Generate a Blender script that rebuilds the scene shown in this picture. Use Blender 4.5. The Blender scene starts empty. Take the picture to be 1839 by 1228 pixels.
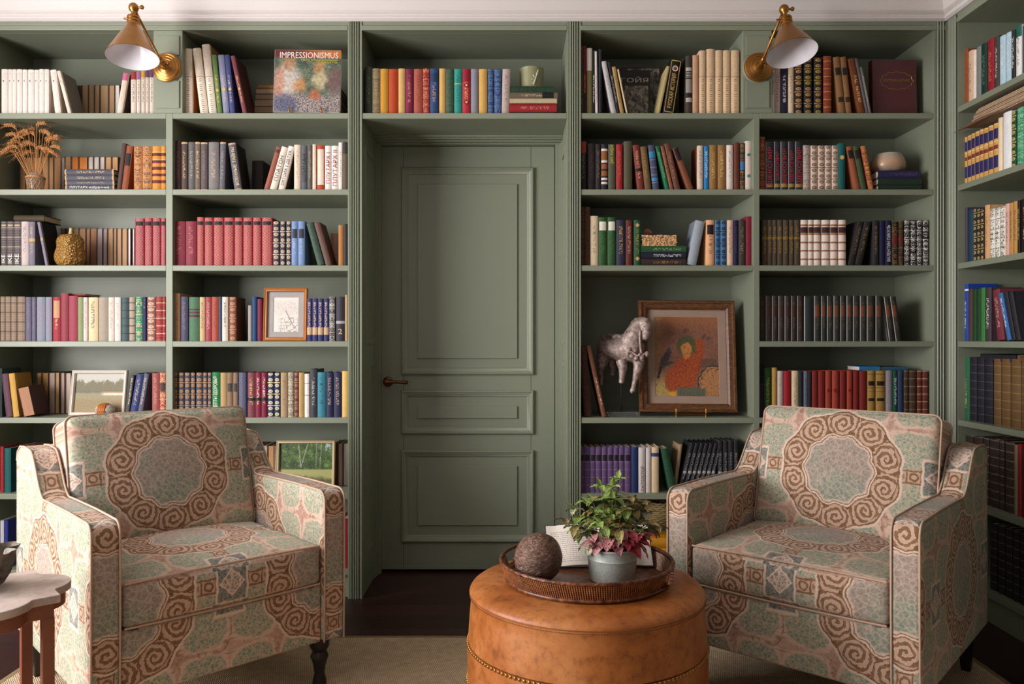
import bpy, bmesh, math, random
from mathutils import Vector, Matrix, noise
random.seed(7)
SC = bpy.context.scene
COL = SC.collection
PI = math.pi
# ------------------------------------------------------------------ camera, world, lights, exposure
F, CX, CY, H = 1430.0, 921.0, 611.0, 1.115      # focal length (px of 1839), vanishing point, eye height
cam = bpy.data.cameras.new('camera'); cam.sensor_width = 36.0; cam.lens = 36.0 * F / 1839.0
cam.shift_x = -1.5 / 1839; cam.shift_y = -3.0 / 1839; cam.clip_start = 0.05
camo = bpy.data.objects.new('camera', cam); COL.objects.link(camo)
camo.location = (0, 0, H); camo.rotation_euler = (PI / 2, 0, 0); SC.camera = camo
SC.view_settings.view_transform = 'Standard'; SC.view_settings.look = 'None'
SC.view_settings.gamma = 1.0; SC.view_settings.use_curve_mapping = False
SC.view_settings.exposure = 0.0
w = bpy.data.worlds.new('world'); SC.world = w; w.use_nodes = True
bg = w.node_tree.nodes['Background']; bg.inputs[0].default_value = (0.75, 0.85, 1.0, 1); bg.inputs[1].default_value = 0.6
def area(name, loc, rot, sx, sy, power, col):
    l = bpy.data.lights.new(name, 'AREA'); l.shape = 'RECTANGLE'; l.size = sx; l.size_y = sy; l.energy = power; l.color = col
    o = bpy.data.objects.new(name, l); COL.objects.link(o); o.location = loc; o.rotation_euler = rot
    return o
# daylight entering the two windows (side wall and the wall behind the viewer)
area('window_daylight', (-3.05, 1.15, 1.45), (0, -PI / 2, 0), 1.6, 2.1, 205, (1.0, 0.95, 0.945))
area('window_daylight_rear', (-1.3, -1.75, 1.5), (PI / 2, 0, 0), 1.5, 1.7, 5, (1.0, 0.95, 0.92))

# ------------------------------------------------------------------ helpers
def lin1(c):
    return c / 12.92 if c <= 0.04045 else ((c + 0.055) / 1.055) ** 2.4
def lin(h, gain=1.0):
    h = h.strip()
    return tuple(min(0.85, lin1(int(h[i:i + 2], 16) / 255.0) * gain) for i in (0, 2, 4)) + (1.0,)
def PX(px, Y): return (px - CX) * Y / F
def PZ(py, Y): return H + (CY - py) * Y / F

class MB:
    """collects geometry, links it as one mesh object"""
    def __init__(s): s.v = []; s.f = []; s.m = []; s.c = []; s.o = []; s.uv = []
    def add(s, vs, fs, m=0, c=(1, 1, 1, 1), o=None, uvs=None, M=None):
        b = len(s.v)
        s.v += [(M @ Vector(p)) if M is not None else Vector(p) for p in vs]
        for i, f in enumerate(fs):
            s.f.append([b + k for k in f]); s.m.append(m); s.c.append(c); s.o.append(o or c)
            s.uv.append(uvs[i] if uvs else None)
        return s
    def box(s, x0, x1, y0, y1, z0, z1, m=0, c=(1, 1, 1, 1), M=None):
        v = [(x0, y0, z0), (x1, y0, z0), (x1, y1, z0), (x0, y1, z0), (x0, y0, z1), (x1, y0, z1), (x1, y1, z1), (x0, y1, z1)]
        return s.add(v, [(0, 3, 2, 1), (4, 5, 6, 7), (0, 1, 5, 4), (1, 2, 6, 5), (2, 3, 7, 6), (3, 0, 4, 7)], m, c, M=M)
    def tube(s, pts, r, n=8, m=0, c=(1, 1, 1, 1), cap=True, closed=False, flat=None, M=None):
        pts = [Vector(p) for p in pts]; k = len(pts)
        rs = r if isinstance(r, (list, tuple)) else [r] * k
        vs = []; fs = []; up = None
        for i in range(k):
            a = pts[(i - 1) % k] if (closed or i > 0) else pts[i]; b = pts[(i + 1) % k] if (closed or i < k - 1) else pts[i]
            t = (b - a); t = t.normalized() if t.length > 1e-9 else Vector((0, 0, 1))
            if up is None:
                up = Vector((0, 0, 1)) if abs(t.z) < 0.9 else Vector((0, 1, 0))
            x = t.cross(up)
            if x.length < 1e-6: x = t.orthogonal()
            x.normalize(); y = x.cross(t).normalized(); up = y
            for j in range(n):
                an = 2 * PI * j / n
                vs.append(pts[i] + x * (math.cos(an) * rs[i]) + y * (math.sin(an) * rs[i] * (flat or 1.0)))
        for i in range(k if closed else k - 1):
            for j in range(n):
                a = i * n + j; b = i * n + (j + 1) % n; d = ((i + 1) % k) * n + j; e = ((i + 1) % k) * n + (j + 1) % n
                fs.append((a, b, e, d))
        if cap and not closed:
            fs.append(tuple(range(n - 1, -1, -1))); fs.append(tuple((k - 1) * n + j for j in range(n)))
        return s.add(vs, fs, m, c, M=M)
    def lathe(s, prof, n=32, m=0, c=(1, 1, 1, 1), M=None, fn=None, cap=True):
        vs = []; fs = []; k = len(prof)
        for i, (r, z) in enumerate(prof):
            for j in range(n):
                a = 2 * PI * j / n; rr = r if fn is None else fn(r, z, a)
                vs.append((rr * math.cos(a), rr * math.sin(a), z))
        for i in range(k - 1):
            for j in range(n):
                fs.append((i * n + j, i * n + (j + 1) % n, (i + 1) * n + (j + 1) % n, (i + 1) * n + j))
        if cap:
            if prof[0][0] > 1e-5: fs.append(tuple(range(n - 1, -1, -1)))
            if prof[-1][0] > 1e-5: fs.append(tuple((k - 1) * n + j for j in range(n)))
        return s.add(vs, fs, m, c, M=M)
    def prism(s, prof, a0, a1, axis='x', m=0, c=(1, 1, 1, 1), M=None):
        """polygon prof extruded along an axis; prof is (y,z) for x, (x,z) for y, (x,y) for z"""
        k = len(prof)
        def P(p, a): return (a, p[0], p[1]) if axis == 'x' else (p[0], a, p[1]) if axis == 'y' else (p[0], p[1], a)
        vs = [P(p, a0) for p in prof] + [P(p, a1) for p in prof]
        fs = [(i, (i + 1) % k, k + (i + 1) % k, k + i) for i in range(k)] + [tuple(range(k - 1, -1, -1)), tuple(range(k, 2 * k))]
        return s.add(vs, fs, m, c, M=M)
    def moulding(s, x0, x1, z0, z1, prof, y, m=0):
        """mitred frame round a rectangle in the XZ plane; prof = (inset, out) pairs, out goes to -Y"""
        vs = []; k = len(prof)
        for (i, o) in prof:
            vs += [(x0 + i, y - o, z0 + i), (x1 - i, y - o, z0 + i), (x1 - i, y - o, z1 - i), (x0 + i, y - o, z1 - i)]
        fs = []
        for q in range(k - 1):
            for j in range(4):
                fs.append((q * 4 + j, q * 4 + (j + 1) % 4, (q + 1) * 4 + (j + 1) % 4, (q + 1) * 4 + j))
        return s.add(vs, fs, m)
    def build(s, name, mats, parent=None, loc=None, smooth=None, uvfn=None, M=None, recalc=True, weld=False):
        me = bpy.data.meshes.new(name)
        org = Vector(loc) if loc is not None else Vector((0, 0, 0))
        me.from_pydata([tuple(p - org) for p in s.v], [], s.f)
        for mt in (mats if isinstance(mats, (list, tuple)) else [mats]): me.materials.append(mt)
        me.polygons.foreach_set('material_index', s.m)
        if any(c != (1, 1, 1, 1) for c in s.c):
            ca = me.attributes.new('col', 'FLOAT_COLOR', 'CORNER'); cb = me.attributes.new('orn', 'FLOAT_COLOR', 'CORNER')
            A = []; B = []
            for f, c, o in zip(s.f, s.c, s.o):
                A += list(c) * len(f); B += list(o) * len(f)
            ca.data.foreach_set('color', A); cb.data.foreach_set('color', B)
        if uvfn or any(u is not None for u in s.uv):
            uvl = me.uv_layers.new(name='UVMap'); D = []
            for p, u in zip(me.polygons, s.uv):
                if uvfn:
                    for vi in p.vertices: D += list(uvfn(s.v[vi] , p.normal))
                elif u is None: D += [0.0, 0.0] * len(p.vertices)
                else:
                    for q in u: D += list(q)
            uvl.data.foreach_set('uv', D)
        if weld:
            bm = bmesh.new(); bm.from_mesh(me); bmesh.ops.remove_doubles(bm, verts=bm.verts, dist=2e-6); bm.to_mesh(me); bm.free()
        if recalc:
            bm = bmesh.new(); bm.from_mesh(me); bmesh.ops.recalc_face_normals(bm, faces=bm.faces); bm.to_mesh(me); bm.free()
        if smooth is not None:
            me.polygons.foreach_set('use_smooth', [True] * len(me.polygons))
            me.set_sharp_from_angle(angle=math.radians(smooth))
        me.update()
        o = bpy.data.objects.new(name, me); COL.objects.link(o)
        if M is not None: o.matrix_world = M
        elif loc is not None: o.location = org
        if parent is not None:
            o.parent = parent
            if loc is None and M is None and parent.get('_w'): o.matrix_parent_inverse = parent.matrix_basis.inverted()
        return o
def empty(name, loc=(0, 0, 0), M=None):
    o = bpy.data.objects.new(name, None); COL.objects.link(o); o.empty_display_size = 0.05
    if M is not None: o.matrix_basis = M
    else: o.location = loc
    o['_w'] = 1          # children of this thing are modelled in world coordinates
    return o
def local(name, M):
    o = bpy.data.objects.new(name, None); COL.objects.link(o); o.empty_display_size = 0.05; o.matrix_basis = M
    return o
def tag(o, label, cat, group=None):
    o['label'] = label; o['category'] = cat
    if group: o['group'] = group
    return o
def struct(o):
    o['kind'] = 'structure'; return o
def bevel(o, w, seg=2):
    b = o.modifiers.new('bevel', 'BEVEL'); b.width = w; b.segments = seg; b.limit_method = 'ANGLE'; b.angle_limit = math.radians(40); b.harden_normals = False
    return o

# ------------------------------------------------------------------ node helper
class S:
    def __init__(s, g, k): s.g = g; s.k = k
    def __add__(a, b): return a.g.m('ADD', a, b)
    def __radd__(a, b): return a.g.m('ADD', b, a)
    def __sub__(a, b): return a.g.m('SUBTRACT', a, b)
    def __rsub__(a, b): return a.g.m('SUBTRACT', b, a)
    def __mul__(a, b): return a.g.m('MULTIPLY', a, b)
    def __rmul__(a, b): return a.g.m('MULTIPLY', b, a)
    def __truediv__(a, b): return a.g.m('DIVIDE', a, b)
class G:
    def __init__(g, name):
        g.mat = bpy.data.materials.new(name); g.mat.use_nodes = True; g.t = g.mat.node_tree; g.n = g.t.nodes; g.b = g.n['Principled BSDF']
    def lk(g, sock, x):
        if isinstance(x, S): g.t.links.new(x.k, sock)
        elif x is not None:
            sock.default_value = x
    def m(g, op, a, b=None, c=None):
        n = g.n.new('ShaderNodeMath'); n.operation = op
        g.lk(n.inputs[0], a)
        if b is not None: g.lk(n.inputs[1], b)
        if c is not None: g.lk(n.inputs[2], c)
        return S(g, n.outputs[0])
    def sin(g, a): return g.m('SINE', a)
    def cos(g, a): return g.m('COSINE', a)
    def abs(g, a): return g.m('ABSOLUTE', a)
    def min(g, a, b): return g.m('MINIMUM', a, b)
    def max(g, a, b): return g.m('MAXIMUM', a, b)
    def fr(g, a): return g.m('FRACT', a)
    def hyp(g, a, b): return g.m('SQRT', a * a + b * b)
    def at2(g, a, b): return g.m('ARCTAN2', a, b)
    def ss(g, a, b, x):                              # smoothstep
        n = g.n.new('ShaderNodeMapRange'); n.interpolation_type = 'SMOOTHSTEP'
        g.lk(n.inputs[0], x); g.lk(n.inputs[1], a); g.lk(n.inputs[2], b); return S(g, n.outputs[0])
    def lt(g, x, a, e=0.002): return g.ss(a + e, a - e, x) if not isinstance(a, S) else 1.0 - g.ss(-e, e, x - a)
    def mix(g, f, a, b):
        n = g.n.new('ShaderNodeMix'); n.data_type = 'RGBA'; g.lk(n.inputs[0], f); g.lk(n.inputs[6], a); g.lk(n.inputs[7], b); return S(g, n.outputs[2])
    def mul(g, a, f):
        n = g.n.new('ShaderNodeMix'); n.data_type = 'RGBA'; n.blend_type = 'MULTIPLY'; n.inputs[0].default_value = 1; g.lk(n.inputs[6], a)
        c = g.n.new('ShaderNodeCombineColor'); [g.lk(c.inputs[i], f) for i in range(3)]; g.t.links.new(c.outputs[0], n.inputs[7]); return S(g, n.outputs[2])
    def attr(g, nm):
        n = g.n.new('ShaderNodeAttribute'); n.attribute_name = nm; return S(g, n.outputs['Color'])
    def coord(g, out='Object'):
        n = g.n.new('ShaderNodeTexCoord'); return S(g, n.outputs[out])
    def sep(g, v):
        n = g.n.new('ShaderNodeSeparateXYZ'); g.lk(n.inputs[0], v); return [S(g, n.outputs[i]) for i in range(3)]
    def vec(g, x, y, z=0.0):
        n = g.n.new('ShaderNodeCombineXYZ'); g.lk(n.inputs[0], x); g.lk(n.inputs[1], y); g.lk(n.inputs[2], z); return S(g, n.outputs[0])
    def noise(g, v, sc, det=2.0, rough=0.5, dist=0.0):
        n = g.n.new('ShaderNodeTexNoise'); g.lk(n.inputs['Vector'], v); n.inputs['Scale'].default_value = sc; n.inputs['Detail'].default_value = det
        n.inputs['Roughness'].default_value = rough; n.inputs['Distortion'].default_value = dist; return S(g, n.outputs[0])
    def voro(g, v, sc, feat='F1', out=0, rnd=1.0):
        n = g.n.new('ShaderNodeTexVoronoi'); n.feature = feat; g.lk(n.inputs['Vector'], v); n.inputs['Scale'].default_value = sc
        n.inputs['Randomness'].default_value = rnd; return S(g, n.outputs[out])
    def rand(g):
        n = g.n.new('ShaderNodeObjectInfo'); return S(g, n.outputs['Random'])
    def ramp(g, f, stops):
        n = g.n.new('ShaderNodeValToRGB'); g.lk(n.inputs[0], f); e = n.color_ramp.elements
        while len(e) < len(stops): e.new(0.5)
        for k, (p, c) in zip(e, stops): k.position = p; k.color = c
        return S(g, n.outputs[0])
    def bump(g, h, st=0.3, d=0.002):
        n = g.n.new('ShaderNodeBump'); n.inputs['Strength'].default_value = st; n.inputs['Distance'].default_value = d; g.lk(n.inputs['Height'], h)
        g.t.links.new(n.outputs[0], g.b.inputs['Normal'])
    def out(g, col=None, rough=0.6, metal=0.0, spec=None):
        if col is not None: g.lk(g.b.inputs['Base Color'], col)
        g.lk(g.b.inputs['Roughness'], rough); g.lk(g.b.inputs['Metallic'], metal)
        if spec is not None: g.b.inputs['Specular IOR Level'].default_value = spec
        return g.mat
def simple(name, hx, rough=0.5, metal=0.0, var=0.12, sc=14, bump=0.0, bsc=60, gain=1.0, bd=0.002):
    g = G(name); v = g.coord(); n = g.noise(v, sc, 3)
    c = g.mul(lin(hx, gain), n * (2 * var) + (1 - var))
    if bump: g.bump(g.noise(v, bsc, 3), bump, bd)
    return g.out(c, rough, metal)

# ------------------------------------------------------------------ materials
M_PAINT = simple('sage_paint', '838a77', 0.42, 0, 0.03, 5, 0.05, 250)
M_WHITE = simple('white_plaster', 'd8d2ce', 0.6, 0, 0.02, 4)
M_WALL = simple('wall_plaster', '5f5a52', 0.7, 0, 0.02, 4)
M_BRASS = simple('aged_brass', 'a8763c', 0.32, 0.9, 0.18, 30, 0.08, 120)
M_LINER = simple('white_enamel', 'e4e0e6', 0.3)
M_BRONZE = simple('bronze', '6e4a30', 0.35, 0.9, 0.2, 30)
M_BLACKWOOD = simple('black_wood', '17110f', 0.35, 0, 0.2, 20)
M_GOLD = simple('gilt', 'b09050', 0.35, 0.7)
M_GLASSY = G('clear_glass'); M_GLASSY.b.inputs['Transmission Weight'].default_value = 0.95; M_GLASSY.b.inputs['IOR'].default_value = 1.3
M_GLASSY = M_GLASSY.out((0.95, 0.97, 0.96, 1), 0.05)
def m_floor():
    g = G('dark_floorboards'); x, y, z = g.sep(g.coord())
    row = g.m('FLOOR', y / 0.14); e = g.abs(g.fr(y / 0.14) - 0.5)
    gr = g.noise(g.vec(x * 1.5 + row * 3.7, y * 30.0), 3, 4)
    t = g.fr(g.sin(row * 12.9) * 43.7)
    c = g.mix(gr * 0.6 + t * 0.4, lin('1f100e'), lin('43241e'))
    c = g.mix(g.ss(0.485, 0.5, e), c, lin('0a0504'))
    g.bump(g.ss(0.5, 0.48, e), 0.4, 0.002)
    return g.out(c, 0.38)
M_FLOOR = m_floor()
def m_rug():
    g = G('sisal_weave'); x, y, z = g.sep(g.coord())
    a = g.sin(x * 900.0 + g.sin(y * 450.0) * 1.2); b = g.sin(y * 700.0)
    h = a * b
    n = g.noise(g.coord(), 40, 3)
    c = g.mix(g.ss(-0.6, 0.8, h), lin('92775a'), lin('f2dab6'))
    c = g.mul(c, n * 0.7 + 0.65); g.bump(h, 0.6, 0.003)
    return g.out(c, 0.9)
M_RUG = m_rug()
M_RUGEDGE = simple('rug_binding', '86704f', 0.9, 0, 0.2, 200, 0.3, 300)
def m_leather():
    g = G('tan_leather'); v = g.coord()
    n = g.noise(v, 5, 5, 0.65); s = g.noise(v, 40, 4, 0.7)
    c = g.ramp(n, [(0.3, lin('8a4a1c')), (0.5, lin('a4602a')), (0.72, lin('ba7c46'))])
    c = g.mul(c, g.ss(0.25, 0.55, s) * 0.35 + 0.65)
    g.bump(g.voro(v, 220, 'DISTANCE_TO_EDGE') * 1.0 + n * 0.5, 0.16, 0.002)
    return g.out(c, g.ss(0.3, 0.7, n) * 0.15 + 0.38)
M_LEATHER = m_leather()
M_STITCH = simple('leather_seam', '7a4420', 0.6)
def m_wicker():
    g = G('brown_wicker'); v = g.coord(); n = g.noise(v, 60, 3)
    c = g.ramp(n, [(0.3, lin('2c150c')), (0.55, lin('6e3c20')), (0.8, lin('a8703e'))])
    return g.out(c, 0.38)
M_WICKER = m_wicker()
def m_fabric():
    g = G('medallion_fabric'); U = g.coord('UV'); u0, v0, _ = g.sep(U)
    vz = g.vec(u0, v0)
    du = (g.noise(vz, 34, 3, 0.7) - 0.5) * 0.017; dv = (g.noise(g.vec(v0 + 3.1, u0), 34, 3, 0.7) - 0.5) * 0.017
    # half-drop tile 0.58 x 0.62 m, the medallion in its middle
    u = (g.fr((u0 + du) / 0.60 + 0.5) - 0.5) * 0.60; v = (g.fr((v0 + dv) / 0.60 + 0.5) - 0.5) * 0.60
    r = g.hyp(u, v); ph = g.at2(v, u)
    au = g.abs(u); av = g.abs(v)
    beige = lin('bd9d87'); pale = lin('d8bfad'); brown0 = lin('664524'); green = lin('5f8a70'); grey = lin('857a70'); slate = lin('536460'); rose = lin('ab8573')
    brown = g.mix(g.ss(0.35, 0.65, g.noise(vz, 60, 3, 0.7)), brown0, lin('82603f'))
    # grounds
    wz = g.vec(u0 + du * 0.8, v0 + dv * 0.8)
    crack = g.ss(0.02, 0.12, g.voro(wz, 62, 'DISTANCE_TO_EDGE')) * 0.6 + g.ss(0.42, 0.6, g.noise(vz, 70, 3, 0.7)) * 0.4
    crack2 = g.ss(0.04, 0.22, g.voro(wz, 95, 'DISTANCE_TO_EDGE')) * 0.55 + g.ss(0.4, 0.58, g.noise(vz, 85, 3, 0.7)) * 0.45
    mott = g.noise(vz, 90, 3, 0.7)
    big = g.noise(vz, 5.0, 1)
    c = g.mix(g.ss(0.4, 0.62, big), beige, rose)
    c = g.mix(g.ss(0.52, 0.6, mott) * 0.35, c, pale)
    # green fields between the bars
    fld = g.sin(u * (2 * PI / 0.30)) * g.sin(v * (2 * PI / 0.30))
    gm = g.ss(0.18, 0.30, g.abs(fld) + (g.noise(vz, 12, 2) - 0.5) * 0.5)
    gout = g.ss(0.02, 0.12, g.abs(fld) + (g.noise(vz, 12, 2) - 0.5) * 0.5)
    c = g.mix(gout * 0.6, c, pale)
    c = g.mix(gm * (crack2 * 0.75 + 0.15), c, green)
    # scrolls wandering on the ground
    w1 = g.noise(vz, 13, 1, 0.4, 2.2)
    scr = 1.0 - g.ss(0.012, 0.03, g.abs(w1 - 0.5)); scr2 = 1.0 - g.ss(0.0, 0.02, g.abs(w1 - 0.58))
    swz = g.ss(0.25, 0.1, g.abs(fld))
    c = g.mix(scr * swz * 0.55, c, brown); c = g.mix(scr2 * swz * 0.5, c, pale)
    # ladder bars along the axes with rings
    def bar(a, b):
        inb = g.lt(g.abs(b), 0.024, 0.002) * g.ss(0.196, 0.203, g.abs(a))
        t = (g.fr(a / 0.042) - 0.5) * 0.042
        rr = g.hyp(t, b)
        ring = g.lt(g.abs(rr - 0.0115), 0.0032, 0.0012)
        edge = g.lt(g.abs(g.abs(b) - 0.019), 0.0026, 0.001)
        rung = g.lt(g.abs(g.abs(t) - 0.0205), 0.0022, 0.001) * g.lt(g.abs(b), 0.03)
        return inb, g.max(ring, g.max(edge, rung)) * g.lt(g.abs(b), 0.024, 0.002) * g.ss(0.196, 0.203, g.abs(a))
    for a, b in ((u, v), (v, u)):
        i, k = bar(a, b); c = g.mix(i, c, beige); c = g.mix(k * 0.9, c, brown)
    # slate squares in the corners of the tile edge
    for a, b in ((au, av), (av, au)):
        q = g.max(g.abs(a - 0.30), b * 0.8); d = g.abs(a - 0.30) + b
        c = g.mix(g.lt(q, 0.048), c, pale); c = g.mix(g.lt(q, 0.041) * (crack2 * 0.4 + 0.6), c, slate); c = g.mix(g.lt(d, 0.040), c, pale); c = g.mix(g.lt(d, 0.034) * crack2, c, grey)
    # medallion
    N = 10.0
    lob = r + g.cos(ph * N) * 0.006
    c = g.mix(g.lt(lob, 0.201), c, pale)
    c = g.mix(g.lt(lob, 0.194), c, brown)
    c = g.mix(g.lt(lob, 0.189), c, beige)
    cell = g.fr(ph * (N / (2 * PI))) - 0.5
    fa = cell * (2 * PI / N) * 0.155
    ds = g.hyp(fa, r - 0.155); th = g.at2(r - 0.155, fa)
    sp = g.sin(ds * 350.0 + th + 0.6 + (g.noise(vz, 42, 2, 0.6) - 0.5) * 6.5)
    inring = g.lt(g.abs(r - 0.1555), 0.0325)
    c = g.mix(inring * g.ss(-0.25, 0.25, sp + (mott - 0.5) * 2.2) * 0.88, c, brown)
    c = g.mix(inring * g.lt(g.abs(sp + 0.62), 0.14, 0.08) * 0.5, c, pale)
    bead = g.hyp((g.fr(ph * (N / (2 * PI)) + 0.5) - 0.5) * 0.080, r - 0.1275)
    c = g.mix(g.lt(bead, 0.0065), c, brown)
    lob2 = r + g.cos(ph * N) * -0.005
    c = g.mix(g.lt(lob2, 0.122), c, brown); c = g.mix(g.lt(lob2, 0.118), c, pale)
    c = g.mix(g.lt(lob2, 0.113), c, brown); c = g.mix(g.lt(lob2, 0.1095), c, pale)
    c = g.mix(g.lt(lob2, 0.105, 0.006) * (crack * 0.45 + 0.5), c, g.mix(g.ss(0.4, 0.65, big), grey, lin('6f7d6e')))
    # worn, printed look
    c = g.mul(c, g.noise(vz, 260, 2) * 0.35 + 0.8)
    g.bump(g.sin(u0 * 3000.0) * g.sin(v0 * 3000.0) + mott, 0.15, 0.001)
    g.b.inputs['Sheen Weight'].default_value = 0.1
    return g.out(c, 0.8, 0, 0.3)
M_FABRIC = m_fabric()
M_PIPING = simple('pale_piping', 'b89c87', 0.75, 0, 0.15, 120)

# book materials: all read the mesh colours "col" (cloth) and "orn" (ornament)
def book_mat(name, fn=None, rough=0.62, var=0.16):
    g = G(name); a = g.attr('col'); o = g.attr('orn'); v = g.coord()
    n = g.noise(v, 45, 4, 0.65)
    x, y, z = g.sep(g.coord('UV'))
    c = a
    if fn: c = g.mix(fn(g, x, y), a, o)
    rub = g.noise(v, 9, 3)
    c = g.mul(c, n * (2 * var) + (1 - var) + (rub - 0.5) * 0.25)
    g.bump(g.noise(v, 500, 2), 0.12, 0.001)
    return g.out(c, rough, 0, 0.35)
def f_lat(g, x, y):
    X = x * 0.010; a = g.abs(g.fr((X + y) * 150.0) - 0.5); b = g.abs(g.fr((X - y) * 150.0) - 0.5)
    return g.ss(0.14, 0.06, g.min(a, b)) * g.ss(0.9, 0.7, g.abs(x)) * 0.5
def f_flo(g, x, y):
    v = g.vec(g.abs(x) * 0.010, y, g.rand() * 5.0); n = g.noise(v, 190, 1, 0.5, 1.5)
    fr = g.ss(0.86, 0.80, g.abs(x))
    cellb = g.abs(g.fr(y * 26.0) - 0.5)
    return g.max(g.ss(0.52, 0.56, n) * fr, g.ss(0.46, 0.48, cellb) * 0.9) * 0.9
def f_bar(g, x, y):
    a = g.abs(g.fr(y * 30.0) - 0.5); b = g.abs(g.fr(y * 150.0) - 0.5)
    return g.max(g.ss(0.43, 0.46, a), g.ss(0.3, 0.36, b) * 0.25 * g.ss(0.3, 0.5, g.noise(g.vec(x, y * 60.0), 2, 1)))
def f_gly(g, x, y):
    v = g.vec(x * 0.9, y * 130.0, g.rand() * 30.0); n = g.noise(v, 1.9, 1, 0.5)
    gap = g.ss(0.12, 0.2, g.abs(g.fr(y * 180.0 + 0.5) - 0.5) * 2.0)
    env = g.ss(0.42, 0.36, g.abs(x)) * g.ss(0.05, 0.055, y) * g.ss(0.175, 0.17, y)
    return g.ss(0.50, 0.55, n) * gap * env * 0.8
def f_rng(g, x, y):
    t = (g.fr(y * 40.0) - 0.5) * 0.025; r = g.hyp(x * 0.010, t)
    k = g.ss(0.0022, 0.0015, g.abs(r - 0.0052)); d = g.ss(0.0025, 0.0015, r)
    ln = g.ss(0.455, 0.475, g.abs(g.fr(y * 20.0) - 0.5))
    return g.max(g.max(k, d), ln) * 0.9
def f_pla(g, x, y):
    a = g.abs(g.fr(y * 95.0) - 0.5); b = g.abs(g.fr(x * 2.1) - 0.5); cc = g.ss(0.40, 0.45, g.abs(g.fr(y * 24.0) - 0.5))
    return g.max(g.max(g.ss(0.36, 0.42, a) * 0.45, g.ss(0.4, 0.46, b) * 0.45), cc * 0.8)
def f_news(g, x, y):
    ln = g.ss(0.2, 0.3, g.abs(g.fr(x * 3.2) - 0.5)); n = g.noise(g.vec(x * 1.6, y * 420.0), 1.0, 1)
    hd = g.ss(0.168, 0.171, y)
    dots = g.ss(0.22, 0.12, g.hyp(x * 0.45, (g.fr(y * 120.0) - 0.5))) * g.ss(0.162, 0.158, y) * g.ss(0.46, 0.5, g.noise(g.vec(x * 0.2, y * 60.0), 1.0, 1) + 0.1)
    rule = g.ss(0.0016, 0.0008, g.abs(y - 0.165))
    return g.max(g.max(hd * ln * g.ss(0.42, 0.5, n) * 0.3, dots * 0.75), rule * 0.8)
def f_dot(g, x, y):
    r = g.hyp(x * 0.010, y - 0.147); d = g.ss(0.0048, 0.004, r) * g.ss(0.15, -0.25, x); tl = g.ss(0.52, 0.6, g.noise(g.vec(x * 1.5, y * 160.0), 1.2, 1)) * g.ss(0.3, 0.2, g.abs(x)) * g.ss(0.153, 0.157, y)
    return g.max(d * 0.95, tl * 0.3)
STY = ['p', 'lat', 'flo', 'bar', 'gly', 'rng', 'pla', 'news', 'dot']
BM = {'p': book_mat('book_cloth'), 'lat': book_mat('lattice_cloth', f_lat), 'flo': book_mat('floral_cloth', f_flo), 'bar': book_mat('banded_cloth', f_bar),
      'gly': book_mat('titled_cloth', f_gly), 'rng': book_mat('ring_cloth', f_rng), 'pla': book_mat('tartan_cloth', f_pla), 'news': book_mat('newsprint_jacket', f_news), 'dot': book_mat('emblem_jacket', f_dot)}
def m_page():
    g = G('page_edges'); a = g.attr('col'); x, y, z = g.sep(g.coord())
    n = g.noise(g.vec(x * 900.0, y * 0.5, z * 2.0), 1.0, 3); n2 = g.noise(g.vec(x * 60.0, z * 6.0), 1.0, 2)
    return g.out(g.mul(a, n * 0.5 + n2 * 0.3 + 0.6), 0.85)
M_PAGE = m_page()
BMATS = [BM[k] for k in STY] + [M_PAGE]
# ------------------------------------------------------------------ the room
YF, YB = 3.44, 3.79                      # front and back plane of the shelves
XR = 1.874                               # front plane of the unit on the side wall
SH = [2.0965, 1.767, 1.4385, 1.111, 0.7806, 0.452, 0.124]     # shelf tops
TH = 0.024; ZTOP = 2.4525; ZC = 2.50
def q(px): return (px - CX) * YF / F
m = MB(); m.box(-3.3, 2.6, -1.95, 3.95, -0.05, 0); struct(m.build('floor', M_FLOOR))
m = MB(); m.box(-3.3, 2.6, -1.95, 3.95, 2.66, 2.7); struct(m.build('ceiling', M_WHITE))
m = MB(); m.box(-3.3, 2.6, 3.885, 3.95, 0, 2.66); struct(m.build('wall_back', M_WALL))
m = MB(); m.box(2.235, 2.6, -1.9, 3.885, 0, 2.66); struct(m.build('wall_right', M_WALL))
def holed(axis, a0, a1, h0, h1, z0, z1, t0, t1):
    m = MB()
    def b(p, r, s, t):
        if axis == 'x': m.box(p, r, t0, t1, s, t)
        else: m.box(t0, t1, p, r, s, t)
    b(a0, h0, 0, 2.66); b(h1, a1, 0, 2.66); b(h0, h1, 0, z0); b(h0, h1, z1, 2.66)
    return m
struct(holed('y', -1.9, 3.885, 0.08, 2.22, 0.62, 2.28, -3.2, -3.0).build('wall_left', M_WALL))
struct(holed('x', -3.2, 2.6, -2.17, -0.43, 0.72, 2.28, -1.9, -1.7).build('wall_front', M_WALL))
def window(name, axis, h0, h1, z0, z1, t):
    m = MB()
    def b(p, r, s, u, k):
        if axis == 'y': m.box(t - k, t + k, p, r, s, u)
        else: m.box(p, r, t - k, t + k, s, u)
    b(h0, h1, z0, z0 + .05, .03); b(h0, h1, z1 - .05, z1, .03); b(h0, h0 + .05, z0, z1, .03); b(h1 - .05, h1, z0, z1, .03)
    c = (h0 + h1) / 2; b(c - .03, c + .03, z0, z1, .03)
    return struct(m.build(name, M_WHITE))
window('window_1', 'y', 0.08, 2.22, 0.62, 2.28, -3.14)
window('window_2', 'x', -2.17, -0.43, 0.72, 2.28, -1.84)
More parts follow.
